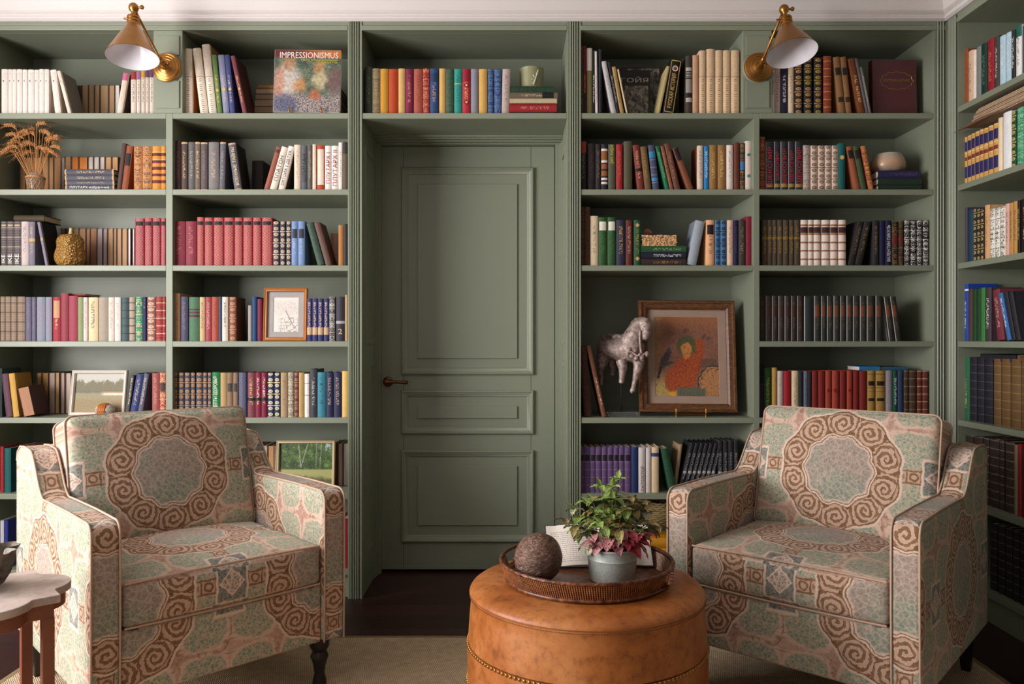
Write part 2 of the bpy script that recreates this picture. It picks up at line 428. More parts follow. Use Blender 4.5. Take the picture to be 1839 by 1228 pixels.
# cornice
prof = [(0, 2.49), (.010, 2.49), (.020, 2.498), (.020, 2.506), (.012, 2.512), (.012, 2.516), (.024, 2.522), (.030, 2.530)]
for i in range(9):
    a = i / 8 * PI / 2; prof.append((.030 + .11 * (1 - math.cos(a)), 2.53 + .10 * math.sin(a)))
prof += [(.15, 2.632), (.15, 2.66), (0, 2.66)]
m = MB(); m.prism([(YF - o, z) for o, z in prof], -3.0, XR + .3, 'x'); m.prism([(XR - o, z) for o, z in prof], -1.7, YF + .3, 'y')
m.box(-3.0, 2.235, YF, 3.885, 2.50, 2.66); m.box(XR, 2.235, -1.7, YF, 2.50, 2.66)
struct(m.build('trim_1', M_WHITE, smooth=35))

# fluted strips
def flute(x0, x1, y, z0, z1, n=4, margin=.010, back=None, side=False):
    pts = []; wv = (x1 - x0 - 2 * margin) / n
    pts += [(x0, y), (x0 + margin * .8, y)]
    for i in range(n):
        a = x0 + margin + i * wv
        pts += [(a, y + .006), (a + wv * .12, y + .001), (a + wv * .3, y - .003), (a + wv * .5, y - .0045), (a + wv * .7, y - .003), (a + wv * .88, y + .001)]
    pts += [(x1 - margin, y + .006), (x1 - margin * .8, y), (x1, y), (x1, back), (x0, back)]
    return pts
# bookcases: one per built-in unit; shelves, panels, pilasters are their parts
def part(name, root, fill, mat=M_PAINT, bev=.0015, smooth=None):
    m = MB(); fill(m); o = m.build(name, mat, root, smooth=smooth)
    if bev: bevel(o, bev, 2)
    return o
def bay(root, x0, x1, rows):
    for z in rows:
        part('shelf', root, lambda m: m.box(x0, x1, YF, YB, z - TH, z))
def frieze(root, x0, x1):
    def f(m):
        m.box(x0, x1, YF, YF + .03, 2.476, ZC); m.box(x0, x1, YF - .006, YF + .03, ZTOP, 2.473); m.box(x0, x1, YF + .004, YF + .03, 2.47, 2.478)
        m.box(x0, x1, YF + .03, YB, ZTOP, ZC)
    part('frieze', root, f)
XA0, XA1 = q(-28), q(298); XB0, XB1 = q(310), q(625); XM0, XM1 = q(650), q(1018); XC0, XC1 = q(1043), q(1353); XD0, XD1 = q(1364), q(1676)
ul = tag(empty('bookcase', ((XA0 + XB1) / 2, YF, 0)), 'sage green built-in bookcase between the window wall and the door', 'bookcase', 'built-in bookcases')
bay(ul, XA0, XA1, SH); bay(ul, XB0, XB1, SH); frieze(ul, XA0 - .06, XB1)
part('side_panel', ul, lambda m: m.box(XA0 - .03, XA0, YF, YB, 0, ZC))
part('partition', ul, lambda m: m.box(XA1, XB0, YF, YB, 0, SH[0]))
part('back_panel', ul, lambda m: m.box(XA0 - .03, XB1 + .01, YB, YB + .02, 0, ZC))
part('plinth', ul, lambda m: (m.box(XA0 - .03, XB1, YF + .02, YF + .04, 0, SH[6] - TH)))
part('pilaster', ul, lambda m: m.prism(flute(XB1, XM0, YF - .004, 0, ZC, back=3.885), 0, ZC, 'z'), bev=0, smooth=30)
part('pilaster', ul, lambda m: m.prism(flute(XA0 - .09, XA0 - .03, YF - .004, 0, ZC, back=YB), 0, ZC, 'z'), bev=0, smooth=30)
ur = tag(empty('bookcase', ((XC0 + XD1) / 2, YF, 0)), 'sage green built-in bookcase between the door and the room corner', 'bookcase', 'built-in bookcases')
bay(ur, XC0, XC1, [SH[0], SH[1], SH[2], SH[4], SH[5], SH[6]]); bay(ur, XD0, XD1, SH); frieze(ur, XC0, XR)
part('partition', ur, lambda m: m.box(XC1, XD0, YF, YB, 0, SH[0]))
part('side_panel', ur, lambda m: m.box(XD1, XD1 + .02, YF + .002, YB, 0, ZC))
part('back_panel', ur, lambda m: m.box(XC0 - .01, XR, YB, YB + .02, 0, ZC))
part('plinth', ur, lambda m: m.box(XC0, XR, YF + .02, YF + .04, 0, SH[6] - TH))
part('pilaster', ur, lambda m: m.prism(flute(XM1, XC0, YF - .004, 0, ZC, back=3.885), 0, ZC, 'z'), bev=0, smooth=30)
part('pilaster', ur, lambda m: m.prism(flute(XD1 + .002, XR, YF - .004, 0, ZC, back=YF + .03, n=3), 0, ZC, 'z'), bev=0, smooth=30)
um = tag(empty('bookcase', ((XM0 + XM1) / 2, YF, SH[0])), 'sage green open bookcase shelf bridging above the panelled door', 'bookcase', 'built-in bookcases')
bay(um, XM0, XM1, [SH[0]]); frieze(um, XM0, XM1)
part('back_panel', um, lambda m: m.box(XM0, XM1, YB, YB + .02, SH[0] - TH, ZC))
us = tag(empty('bookcase', (XR, 2.8, 0)), 'sage green built-in bookcase along the side wall, end on to the corner', 'bookcase', 'built-in bookcases')
YE = 3.354
for z in SH: part('shelf', us, lambda m: m.box(XR, XR + .35, 1.9, YE, z - TH, z))
part('back_panel', us, lambda m: m.box(XR + .34, XR + .36, 1.85, YE + .08, 0, ZC))
part('side_panel', us, lambda m: m.box(XR, XR + .34, YE, YE + .02, 0, ZC))
part('side_panel', us, lambda m: m.box(XR, XR + .34, 1.87, 1.9, 0, ZC))
part('plinth', us, lambda m: m.box(XR + .01, XR + .03, 1.9, YE, 0, SH[6] - TH))
part('frieze', us, lambda m: (m.box(XR, XR + .03, 1.9, YE, 2.476, ZC), m.box(XR - .006, XR + .03, 1.9, YE, ZTOP, 2.473), m.box(XR + .03, XR + .34, 1.9, YE, ZTOP, ZC)))
part('pilaster', us, lambda m: m.prism([(XR + (y_ - (YF - .004)), x_) for x_, y_ in flute(YE + .003, YF, YF - .004, 0, 0, n=3, back=YF + .06)], 0, ZC, 'z'), bev=0, smooth=30)
# lamp panels on the partitions of the top row
def lamp_panel(root, p0, p1):
    x0, x1 = q(p0), q(p1); z0, z1 = SH[0], ZTOP; y = YF - .002; cx = (x0 + x1) / 2; zc = PZ(123, YF)
    def f(m):
        m.box(x0, x1, y, YB, z0, z1)
        w_ = .012; e = .006
        # raised upper and lower fields
        for (a, b) in ((zc + .055, z1 - .025), (z0 + .02, zc - .055)): m.box(x0 + w_, x1 - w_, y - e, y, a, b)
    o = part('lamp_panel', root, f)
    m2 = MB(); m2.lathe([(0, 0), (.066, 0), (.066, .004), (.061, .010), (0, .010)], 48, M=Matrix.Translation((cx, y, zc)) @ Matrix.Rotation(PI / 2, 4, 'X'))
    m2.build('boss', M_PAINT, o, smooth=40).matrix_parent_inverse = o.matrix_world.inverted() if False else Matrix.Identity(4)
    return cx, zc
LP1 = lamp_panel(ul, 276, 328); LP2 = lamp_panel(ur, 1334, 1386)

# door niche: reveals, head casing, door
def reveal(x, sgn, name):
    m = MB()
    for (z0, z1) in ((.16, 1.02), (1.10, 1.97)):
        y0, y1 = YF + .06, 3.70; t = .012
        for (a, b, c_, d) in ((y0, y1, z0, z0 + .022), (y0, y1, z1 - .022, z1), (y0, y0 + .022, z0 + .022, z1 - .022), (y1 - .022, y1, z0 + .022, z1 - .022)):
            m.box(x, x + sgn * .007, a, b, c_, d)
    for (w_, a, b) in ((.006, 3.735, 3.77), (.012, 3.77, 3.80), (.0205 if sgn > 0 else .0295, 3.80, 3.84)): m.box(x, x + sgn * w_, a, b, 0, 2.05)
    return struct(m.build(name, M_PAINT))
reveal(XM0, 1, 'trim_2'); reveal(XM1, -1, 'trim_3')
m = MB()
for (y0, z0, z1) in ((3.715, 2.0655, 2.0725), (3.735, 2.060, 2.066), (3.765, 2.055, 2.061), (3.80, 2.050, 2.056)): m.box(XM0, XM1, y0, 3.885, z0, z1)
m.box(XM0, XM1, YB + .02, 3.885, 2.0725, 2.15)
struct(bevel(m.build('trim_4', M_PAINT), .0015))
YD = 3.835
dx0, dx1, dz0, dz1 = PX(683, YD), PX(996, YD), .012, 2.048
def dr(px0, px1, py0, py1): return PX(px0, YD), PX(px1, YD), PZ(py1, YD), PZ(py0, YD)
m = MB(); m.box(dx0, dx1, YD, YD + .04, dz0, dz1)
door = struct(m.build('door_1', M_PAINT, loc=((dx0 + dx1) / 2, YD, 0)))
bevel(door, .002)
mould = [(0, 0), (0, .012), (.004, .016), (.009, .017), (.013, .013), (.016, .013), (.022, .009), (.028, .007), (.032, .003), (.0335, 0)]
for a in ((721, 958.6, 301.7, 672.5), (721, 958.6, 700.6, 779), (721, 958.6, 808, 972.6)):
    x0, x1, z0, z1 = dr(*a); m = MB(); m.moulding(x0, x1, z0, z1, mould, YD)
    o = m.build('panel_moulding', M_PAINT, smooth=30); o.parent = door; o.matrix_parent_inverse = Matrix.Translation(door.location).inverted()
for a in ((750, 929, 331, 643.6), (750, 929, 729, 751), (750, 929, 836, 943)):
    x0, x1, z0, z1 = dr(*a); m = MB(); m.box(x0, x1, YD - .008, YD, z0, z1)
    o = m.build('raised_panel', M_PAINT); bevel(o, .002); o.parent = door; o.matrix_parent_inverse = Matrix.Translation(door.location).inverted()
m = MB()
for gx in (724.7, 953.5):
    for (a, b) in ((264, 301), (673, 700), (779.5, 807.5), (973, 1024)):
        x = PX(gx, YD); m.box(x - .0011, x + .0011, YD - .0006, YD + .001, PZ(b, YD), PZ(a, YD))
o = m.build('stile_joint', simple('joint_shadow_gap', '4a5046', 0.8)); o.parent = door; o.matrix_parent_inverse = Matrix.Translation(door.location).inverted()
m = MB(); hx, hz = PX(697, YD), PZ(685, YD); R = Matrix.Translation((hx, YD, hz)) @ Matrix.Rotation(PI / 2, 4, 'X')
m.lathe([(0, 0), (.024, 0), (.024, .004), (.020, .008), (.012, .010), (.010, .03), (.012, .045), (.011, .052), (0, .054)], 28, M=R)
m.tube([(hx - .006, YD - .046, hz), (hx + .02, YD - .046, hz), (hx + .035, YD - .046, hz), (hx + .06, YD - .046, hz - .001), (hx + .085, YD - .046, hz - .002), (hx + .098, YD - .046, hz - .002), (hx + .102, YD - .046, hz - .002)], [.010, .009, .007, .0075, .0085, .010, .005], 14)
o = m.build('door_handle', M_BRONZE, smooth=40); o.parent = door; o.matrix_parent_inverse = Matrix.Translation(door.location).inverted()

# rug
m = MB(); m.box(-1.645, 1.584, -0.6, 2.955, 0.0005, .012)
rug = m.build('rug', M_RUG, loc=(0, 1.2, 0)); tag(rug, 'woven beige sisal rug under the armchairs and the ottoman', 'rug')
m = MB(); 
for b in ((-1.665, 1.604, 2.955, 2.975), (-1.665, 1.604, -.62, -.6), (-1.665, -1.645, -.6, 2.955), (1.584, 1.604, -.6, 2.955)): m.box(b[0], b[1], b[2], b[3], .0005, .0125)
o = m.build('binding', M_RUGEDGE); bevel(o, .003); o.parent = rug; o.matrix_parent_inverse = Matrix.Translation((0, 1.2, 0)).inverted()
# ------------------------------------------------------------------ books
ROWN = {1: 'top shelf', 2: 'second shelf', 3: 'third shelf', 4: 'fourth shelf', 5: 'fifth shelf', 6: 'sixth shelf', 7: 'bottom shelf'}
BAYN = {'A': ('dried wheat bay', 'partition', 1), 'B': ('framed drawing bay', 'partition', 0), 'M': ('above the door', 'cup', 1), 'C': ('horse sculpture bay', 'door', 0),
        'D': ('maroon cookbook bay', 'corner', 1), 'R': ('side wall unit', 'corner', 0)}
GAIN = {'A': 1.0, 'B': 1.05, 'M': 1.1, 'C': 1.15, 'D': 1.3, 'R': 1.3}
ORN = {'lat': 'e8c8b0', 'flo': 'c8a060', 'bar': 'c8a878', 'gly': 'd8b888', 'rng': 'd8c090', 'pla': 'cabaa6', 'news': '2a2420', 'dot': '1c1a1a', 'p': 'ffffff'}
BOOKS = []
def rows(bay, row, ox, oy, s, vb, text, dy=.025):
    """one line per look:  u0-u1 u0-u1 ... : top v : colour : style : description : options"""
    for ln in text.strip().split('\n'):
        p = [x.strip() for x in ln.split(':')]
        rng, vt, colr, sty, desc = p[:5]; op = dict(x.split('=') for x in p[5].split()) if len(p) > 5 else {}
        rr = rng.split(); tops = [float(x) for x in vt.split(',')]; txts = op.get('t', '').split(';')
        for i, r in enumerate(rr):
            r = r.split('+'); lean = float(r[1]) if len(r) > 1 else 0.0
            if len(r) > 2: lean = -float(r[2])
            if '~' in r[0]: r0, lean = r[0].split('~'); lean = -float(lean)
            else: r0 = r[0]
            a, b = [float(x) for x in r0.split('-')]
            BOOKS.append(dict(bay=bay, row=row, u0=ox + a / s, u1=ox + b / s, vt=oy + (tops[i] if i < len(tops) else tops[-1]) / s, vb=oy + vb / s, lean=lean / s, col=colr, sty=sty,
                              desc=desc, op=op, dy=float(op.get('dy', dy)), t=txts[i] if i < len(txts) else txts[-1], oy=oy, s=s, lie=False))
def lying(bay, row, ox, oy, s, text, vbase, dy=.022, zbase=None):
    """books lying flat: u0-u1 : v0-v1 : colour : style : description : options ; listed from the bottom up"""
    z = None
    for ln in text.strip().split('\n'):
        p = [x.strip() for x in ln.split(':')]; op = dict(x.split('=') for x in p[5].split()) if len(p) > 5 else {}
        a, b = [float(x) for x in p[0].split('-')]; v0, v1 = [float(x) for x in p[1].split('-')]
        BOOKS.append(dict(bay=bay, row=row, u0=ox + a / s, u1=ox + b / s, vt=oy + v0 / s, vb=oy + v1 / s, lean=0, col=p[2], sty=p[3], desc=p[4], op=op, dy=float(op.get('dy', dy)), t=op.get('t', ''),
                          oy=oy, s=s, lie=True, first=z is None, zb=zbase)); z = 1
# --- top shelf
rows('A', 1, 0, 0, 5.409, 1100, '''
8-70 75-118 119-156 158-212 215-262 266-326 330-374 376-424 428-472 : 672,674,674,673,676,676,678,672,673 : e6dcd2 : dot : cream hardback with black dot : bd=c8b49c
532-592~50 : 674 : e8ded2 : dot : leaning cream hardback with black dot : bd=c0a890
660-694~112 : 685 : e4d6c4 : dot : steeply leaning cream hardback with grey cover : bd=8c8478
1128-1180+66 : 705 : dccabb : gly : leaning magazine book with pink heading : bd=3a2420 hd=785,d06890
1268-1318 : 695 : d8cabb : gly : slim white volume with red heading : hd=772,a83a34 o=6a5a50
1325-1362 : 695 : d8cabb : gly : slim white volume with lilac heading : hd=772,a868a0 o=6a5a50
1369-1406 : 690 : d8cabb : gly : slim white volume with yellow heading : hd=755,c89c28 o=6a5a50
1411-1444 1450-1492 : 670,672 : d8cabb : gly : slim white volume with purple heading : hd=752,70406c o=6a5a50''')
rows('A', 1, 0, 0, 5.409, 1100, '''
745-790 : 830 : 4a4448 : p : dark book in the back row
795-856 860-914 918-966 972-1050 1055-1110 : 825 : b8946c : pg : tan book with page edges out
1114-1160 : 822 : d8d0c8 : pg : white book with page edges out''', .185)
rows('B', 1, 300, 0, 5.409, 1095, '''
174-246~8 : 470 : e2d2be : news : upright cream newsprint volume : bd=c07030
320-400~78 : 462 : e2d2be : news : leaning cream newsprint volume : bd=b08050
406-482~73 : 425 : e2d4c2 : news : cream newsprint volume with torn cap : bd=b08050
490-536~60 : 530 : 6c8a48 : gly : leaning green hardback with gold seal : seal=880
546-606~56 : 530 : 8c92b0 : gly : leaning grey blue hardback with gold seal : seal=870
612-660~57 : 530 : 4a5694 : gly : leaning royal blue hardback with gold seal : seal=870
736-776~122 : 538 : 8e4850 : gly : steeply leaning maroon hardback with gold seal : bd=5a2a22 seal=868''')
lying('B', 1, 300, 0, 5.409, '''
845-1700 : 1030-1095 : a08468 : pg : tan book lying behind the exhibition catalogue
850-1700 : 960-1028 : a88c70 : pg : buff book lying behind the exhibition catalogue
855-1690 : 905-958 : 98806a : pg : brownish book lying behind the exhibition catalogue
860-1690 : 850-903 : b0947a : pg : pale book lying behind the exhibition catalogue
885-1600 : 812-848 : a07838 : p : ochre book lying topmost behind the exhibition catalogue''', 1095, .16)
rows('M', 1, 620, 0, 4.277, 863, '''
148-205 : 512 : 3c443c : gly : dark green hardback : o=70785c
207-266 : 525 : 9c8c68 : flo : khaki ornamented hardback : o=6c5c40
268-331 : 528 : c8902c : p : ochre yellow hardback
333-405 : 530 : c2481c : p : orange red hardback
407-459 : 526 : d2aa68 : p : narrow cream yellow hardback beside the magenta one
461-521 : 530 : 8c1c48 : gly : magenta hardback : o=c08070
525-593 : 530 : b45c48 : gly : salmon hardback : o=9a4038
594-648 : 526 : ac2430 : flo : red gold patterned hardback : o=d09060
650-716 : 526 : 2e5088 : gly : denim blue hardback : o=c09870 bnd=560-628-24406e
721-771 : 526 : d2a862 : p : cream yellow hardback between blue and green
772-833 : 530 : 4c6c50 : flo : moss green ornamented hardback : o=3a5240
836-896 : 530 : 2c9c8c : gly : turquoise hardback : o=1c6c60 bnd=640-646-d0b080
898-963 : 530 : c4303a : gly : red hardback with two diamonds : bnd=530-628-a81c34 dia=655,785
965-1021 : 530 : 90909e : p : lilac grey hardback
1025-1092 : 530 : d4a85a : p : wide cream yellow hardback
1094-1140 1143-1201 : 532 : 2c4e88 : flo : blue hardback with gold ornament : o=6c8ab0
1200-1262+8 : 530 : baa8a0 : gly : pinkish grey hardback : o=8a7870''')
lying('M', 1, 620, 0, 4.277, '''
1260-1612 : 842-862 : 3c3a3c : p : dark grey book lying lowest under the cup
1258-1624 : 776-840 : b42a32 : gly : red book lying second under the cup : o=d08878
1262-1632 : 732-774 : c0b08e : pg : cream book lying with page edges out under the cup : bd=8a7a5c
1262-1632 : 684-730 : 74685a : gly : taupe book lying with black title label under the cup : bnd=1520-1600-1e1c1c
1265-1605 : 634-682 : 305038 : flo : green ornamented book lying directly under the cup : o=1c3424''', 863)
rows('C', 1, 1030, 0, 5.409, 1093, '''
66-97 : 445 : 5a5232 : flo : tall olive ornamented volume : o=2c2a1c
98-122 : 445 : 901c3c : gly : slim crimson book : bnd=900-1093-3c2434
128-180 : 467 : 8c8456 : p : tall olive and white book : hd=685,d8d0c2
182-210 : 488 : 1a1a1c : gly : slim black book with white title : o=e8e0d8
213-238+-10 : 498 : ded2ca : gly : slim pinkish white book : o=9a7070
245-274 : 478 : 2a2e3a : p : thin navy book
372-422~104 : 590 : bebaba : gly : leaning pale grey book : bd=8a8684 o=989494
426-455~95 : 600 : 20202c : gly : leaning black paperback : o=b8b8c0
457-496~86 : 645 : b49258 : gly : leaning ochre book : o=7a5c30
515-530~90 : 672 : dac6a0 : p : very thin leaning cream book : bd=1a1818
806-838+100 : 640 : b4a672 : p : leaning olive yellow thin book
862-972+86 : 562 : 161516 : p : leaning black history book with framed title : t=РУССКАЯ_ИСТОРИЯ tc=d8b060 frm=1
1092-1152 : 540 : 4c443a : p : dark brown hardback with silver bands : bnd=655-690-b0aca8,700-706-b0aca8,715-720-b0aca8,730-736-b0aca8,745-750-b0aca8,768-900-9a9690,905-945-2a2624,950-990-b0aca8
1158-1218 : 535 : c89e80 : p : peach hardback beside newsprint volumes
1222-1288 1293-1376 1380-1451 1455-1527 1532-1615 : 490,475,488,488,488 : dcbe98 : news : cream newsprint volume''')
rows('D', 1, 1320, 0, 4.839, 978, '''
312-345 : 330 : e6dace : p : tall white icon book with vertical black title : t=ПОПОВСКАЯ_ИКОНА tc=201c1c
348-395 : 540 : c6aca6 : gly : pinkish paperback under the lamp : o=7a4c5c
398-462 : 540 : 262444 : gly : navy hardback under the lamp : o=d8d4dc
465-513 : 540 : d8c0a0 : gly : cream paperback with blue spot : o=9a8060
519-588 : 510 : 352824 : rng : dark brown volume with gold medallions : o=c09868
602-672 690-758 : 505,500 : 2a2824 : rng : black volume with gold medallions : o=b09048
772-843 : 487 : 8e3828 : bar : red brown volume with gold squares : o=c8904c
907-966~52 970-1020~53 : 490 : 906840 : p : worn tan volume with black label : lab=590-655-2a2420 lab2=845-890-3a2c20
1078-1142~98 : 500 : 7c4420 : gly : leaning brown storybook : o=e0b880
1143-1165~100 : 505 : 6a666c : p : thin leaning grey book
1167-1190~82 : 580 : 787470 : gly : thin leaning silver book : o=c8c0b8''')
# --- second shelf
rows('A', 2, 0, 205, 5.747, 775, '''
1200-1243+58 : 297 : 5c4038 : p : leaning dark brown book
1247-1314+56 : 320 : a05430 : p : leaning rust red book with black title box : lab=408-535-1e1c20
1376-1462 1465-1561 : 330 : d09058 : flo : apricot volume with grey vase ornament : o=5c4c40
1565-1656 1661-1708 : 330 : dc9038 : bar : orange volume with maroon bands : o=e8c070 bnd=398-432-7a2c34,474-505-7a2c34,542-574-7a2c34,612-640-7a2c34,680-712-7a2c34''')
rows('A', 2, 0, 205, 5.747, 775, '''
203-260 263-330 335-428 432-496 500-548 552-626 : 442 : b08050 : pg : tan book behind the wheat with page edges out
630-665 : 445 : 9a9088 : pg : grey book behind the wheat with page edges out
668-730 : 435 : a8865c : pg : dull tan book above the grey stack
735-806 812-900 : 438 : d0782c : pg : orange book above the grey stack
908-960 965-1022 1028-1080 : 436 : c6bab0 : pg : pale grey book above the grey stack
1085-1147 1153-1216 : 438 : d09c68 : pg : apricot book above the grey stack''', .185)
lying('A', 2, 0, 205, 5.747, '''
672-1178 : 718-774 : 5c5a64 : p : slate grey classic lying lowest in the stack : t=ПЛУТАРХ_избранные tc=e0d8d0 cap=1
672-1178 : 671-716 : 605e68 : gly : slate grey classic lying third in the stack : o=b0a898 cap=1
668-1172 : 609-669 : 5e5c66 : gly : slate grey classic lying second in the stack : o=c0b498 cap=1
665-1172 : 548-607 : 5a5862 : gly : slate grey classic lying topmost in the stack : o=d0b890 cap=1''', 775)
rows('B', 2, 300, 230, 5.409, 595, '''
70-131 : 122 : 4c302e : gly : tall dark maroon hardback : o=8a6850
135-196 : 135 : 5e4e46 : gly : dark taupe hardback with gilt cap : o=d0a878 cap=1
203-268 : 135 : 6c6a68 : gly : grey hardback : o=a8a098
270-321 : 135 : 7c6c5c : gly : brownish hardback with gilt title : o=e0b888 cap=1
325-390 : 138 : 685e5e : gly : plum grey hardback : o=8c7c78 cap=1
398-499 : 135 : 86807e : gly : broad grey hardback : o=c0aa90
503-558+10 : 135 : 6e6c76 : gly : narrow slate hardback : o=b0a494 cap=1
652-724~63 : 140 : 6a6a74 : p : leaning slate hardback with gold title : bd=18130f t=ВОЕННЫЕ_ТАЙНЫ tc=e0c898 cap=1
935-986+124 : 178 : aa6250 : p : leaning terracotta book : lab=215-245-6a3c34
990-1056+122 : 175 : e2d6c6 : p : leaning white classic with grey letters : t=ПЛАТОН tc=6c645c pl=1
1075-1136+104 : 170 : e6dace : p : leaning white classic with black letters : bd=3a3428 t=ОКТОИХ_І_ДЕТУХ tc=1c1818
1232-1296 : 162 : dccab6 : gly : pinkish white hardback : o=b09880
1300-1359 : 168 : 646a70 : p : grey hardback with black letters : t=ШЛИМАН tc=14161a
1362-1408 : 165 : 6e665c : gly : dark grey hardback : o=a89c88
1412-1448 : 158 : dccab4 : p : slim cream paperback
1452-1529 : 165 : c84a2c : p : orange red hardback with long white label : lab=205-550-e0d4c0
1532-1592 1595-1663 : 172 : ece2da : p : white classic with red letters : t=ПЛУТАРХ_I;ПЛУТАРХ_II tc=a03030
1665-1703 : 140 : e6dcd2 : gly : tall slim white paperback : o=a09890
1706-1752 : 135 : 6e5e4e : p : brown hardback at the end : hd=250,38342f''')
rows('B', 2, 300, 230, 5.409, 595, '''820-930 : 315 : 2a2424 : p : small black album in the back row''', .15)
rows('C', 2, 1030, 230, 5.409, 590, '''
66-126 : 130 : 2e2624 : gly : black hardback with red head : hd=240,b04434 o=8c8478
135-212 : 150 : 2e2628 : gly : broad dark aubergine hardback : o=5c4a44
215-266 : 155 : 32282c : gly : dark plum hardback : o=8a6a50
270-332 : 155 : 2c2832 : p : black hardback with orange squares : bnd=200-222-d8d0c8,224-310-9a6434,312-335-d8d0c8,348-398-a05c38,415-465-9a6434,482-505-d8d0c8,522-545-d8d0c8
338-411 : 158 : 5c5e4a : p : grey green hardback with yellow title : t=ДЖЕК_ЛОНДОН tc=d8c838 tpos=.78
415-479 : 158 : b42a32 : gly : bright red hardback : o=c87850
488-573 : 128 : 5e5a42 : p : tall olive grey jacketed book
624-690~50 : 160 : 8e3c34 : gly : leaning brick red hardback with black band : o=d8a888 bnd=395-425-241c1c
696-760~48 : 175 : 7e623a : gly : leaning bronze hardback : o=a88a58
772-836~48 : 160 : 485474 : bar : leaning blue hardback with bright blue bands : o=8c88a0 bnd=235-290-2c8cc0,485-515-3a94c4
897-936~104 : 170 : 1e7a4e : gly : leaning emerald hardback : o=8cc0a0
940-974~96 : 170 : a86c4c : flo : thin leaning copper book : o=7a4028
985-1044~108 : 143 : 7c4c3c : gly : leaning brown hardback : o=b89060
1112-1174~157 : 180 : 8e5238 : p : steeply leaning brown book with black box : lab=205-325-241e1e
1205-1260 : 170 : dac6b2 : gly : cream ornament lettered hardback : bd=7c3c20 o=6a5648
1268-1316 : 175 : 2888c8 : gly : bright blue paperback with white letters : o=e8eef0
1318-1399 1402-1485 : 165 : a27a44 : gly : golden brown hardback : o=d8b880
1488-1553 : 165 : e2d4cc : gly : rose white hardback : o=a89490
1560-1613 : 140 : 7e4432 : gly : rust brown hardback : o=5a2c20
1618-1666 : 145 : 2e2824 : flo : black gold patterned hardback with blue label : o=b08c58 lab=325-405-3c88c8
1670-1733 : 125 : d8cac0 : p : white hardback with teal flowers : flw=260,465''')
rows('D', 2, 1355, 230, 5.409, 592, '''
52-104 : 85 : 82281f : flo : tall red gold ornamented book : o=c08848
110-188 192-251 255-326 330-393 397-473 : 130 : 322e34 : p : black classic with big red letters : t=ШЕКСПИР tc=b02c34 bnd=540-575-a08040 bd=8c8c94 top=1 edge=1
475-545 : 167 : b8a89e : flo : grey rose ornamented volume : o=8c7c74
548-616 620-686 688-751 755-816 : 170 : ceb8a6 : rng : white and brown ornamented volume : o=6e5644
815-886 : 148 : 1a6866 : p : tall teal hardback with brown emblem : seal=285
975-1036~84 : 172 : a05c3c : p : leaning copper hardback with black box : lab=220-300-2a2018
1040-1096~84 : 170 : 4a6040 : p : leaning moss green hardback with black box : lab=220-300-28281c
1112-1166~82 : 170 : a44c36 : flo : leaning red hardback with gold flowers : o=d8a850''')
lying('D', 2, 1355, 230, 5.409, '''
1200-1625 : 538-591 : 24382c : p : dark green book lying lowest under the round vase
1200-1625 : 465-532 : 263a2e : p : dark green book lying second under the round vase
1200-1615 : 384-459 : 2e2c54 : gly : indigo book lying directly under the round vase : o=6a5478''', 592)
# --- third shelf
rows('A', 3, 0, 370, 5.747, 620, '''
5-65 68-136 139-210 : 158 : 5c5454 : pla : tartan hardback with white letters : o=a89c94 t=IKE tc=ece4dc tpos=.16 lab=190-208-c8ac78
213-289 : 160 : ccbcb8 : gly : pale grey hardback : o=847878
291-356 : 162 : 847e8e : gly : grey violet hardback with gold band : bnd=335-365-c8a868 o=c0b490
466-494~84 : 165 : 8c8698 : p : leaning thin grey book with black board : bd=14100e bnd=330-360-c8a868
1387-1483 1487-1566 1568-1653 1659-1707 : 127,125,125,125 : ac2a40 : lat : red lattice hardback with black label : lab=160-202-241e20 o=ecc8b8''')
rows('A', 3, 0, 370, 5.747, 620, '''
625-668 690-746 : 230 : 84604e : pg : brown book behind the gourd
750-808 812-881 : 228 : a88058 : pg : tan book behind the gourd
887-926 929-997 : 228 : a87858 : pg : brick tan book right behind the gourd
1000-1056 1062-1105 : 230 : b8a8a8 : pg : lilac grey book with page edges out
1110-1166 1169-1200 1204-1251 1255-1311 : 230 : c8a078 : pg : buff book with page edges out
1318-1346 1365-1386 : 230 : e4dcd8 : pg : thin white book with page edges out''', .185)
lying('A', 3, 0, 370, 5.747, '''140-455 : 92-157 : 54462e : p : olive brown book lying across the tartan hardbacks : bd=3a2c1c''', 157, .07)
rows('B', 3, 300, 370, 5.409, 578, '''
54-172 176-282 : 148 : 983848 : gly : glossy wine red album : o=c07068
287-354 358-443 446-546 548-646 650-731 734-827 829-913 916-1021 : 108,112,112,112,112,112,112,112 : b02c3a : lat : red lattice hardback with black label : lab=148-184-241e20 o=ecc4ac
1024-1091 1096-1148 1155-1204 : 150 : 463e40 : rng : dark volume with cream ornament : o=d0bca8
1206-1269 1271-1336 : 148 : 7a98c4 : gly : light blue hardback with dark label : lab=222-312-3a3c4c o=a8b8cc
1462-1532~115 : 155 : 466050 : gly : leaning grey green hardback : o=2a4034
1542-1602~120 : 155 : 72564c : p : leaning shiny brown hardback : bd=5e483e
1663-1712 : 185 : b87c3c : p : orange brown book at the end
1714-1752 : 175 : 343038 : p : dark book at the end''')
rows('B', 3, 300, 370, 5.409, 578, '''1590-1660 : 265 : b08c84 : p : low pinkish book in the back row''', .15)
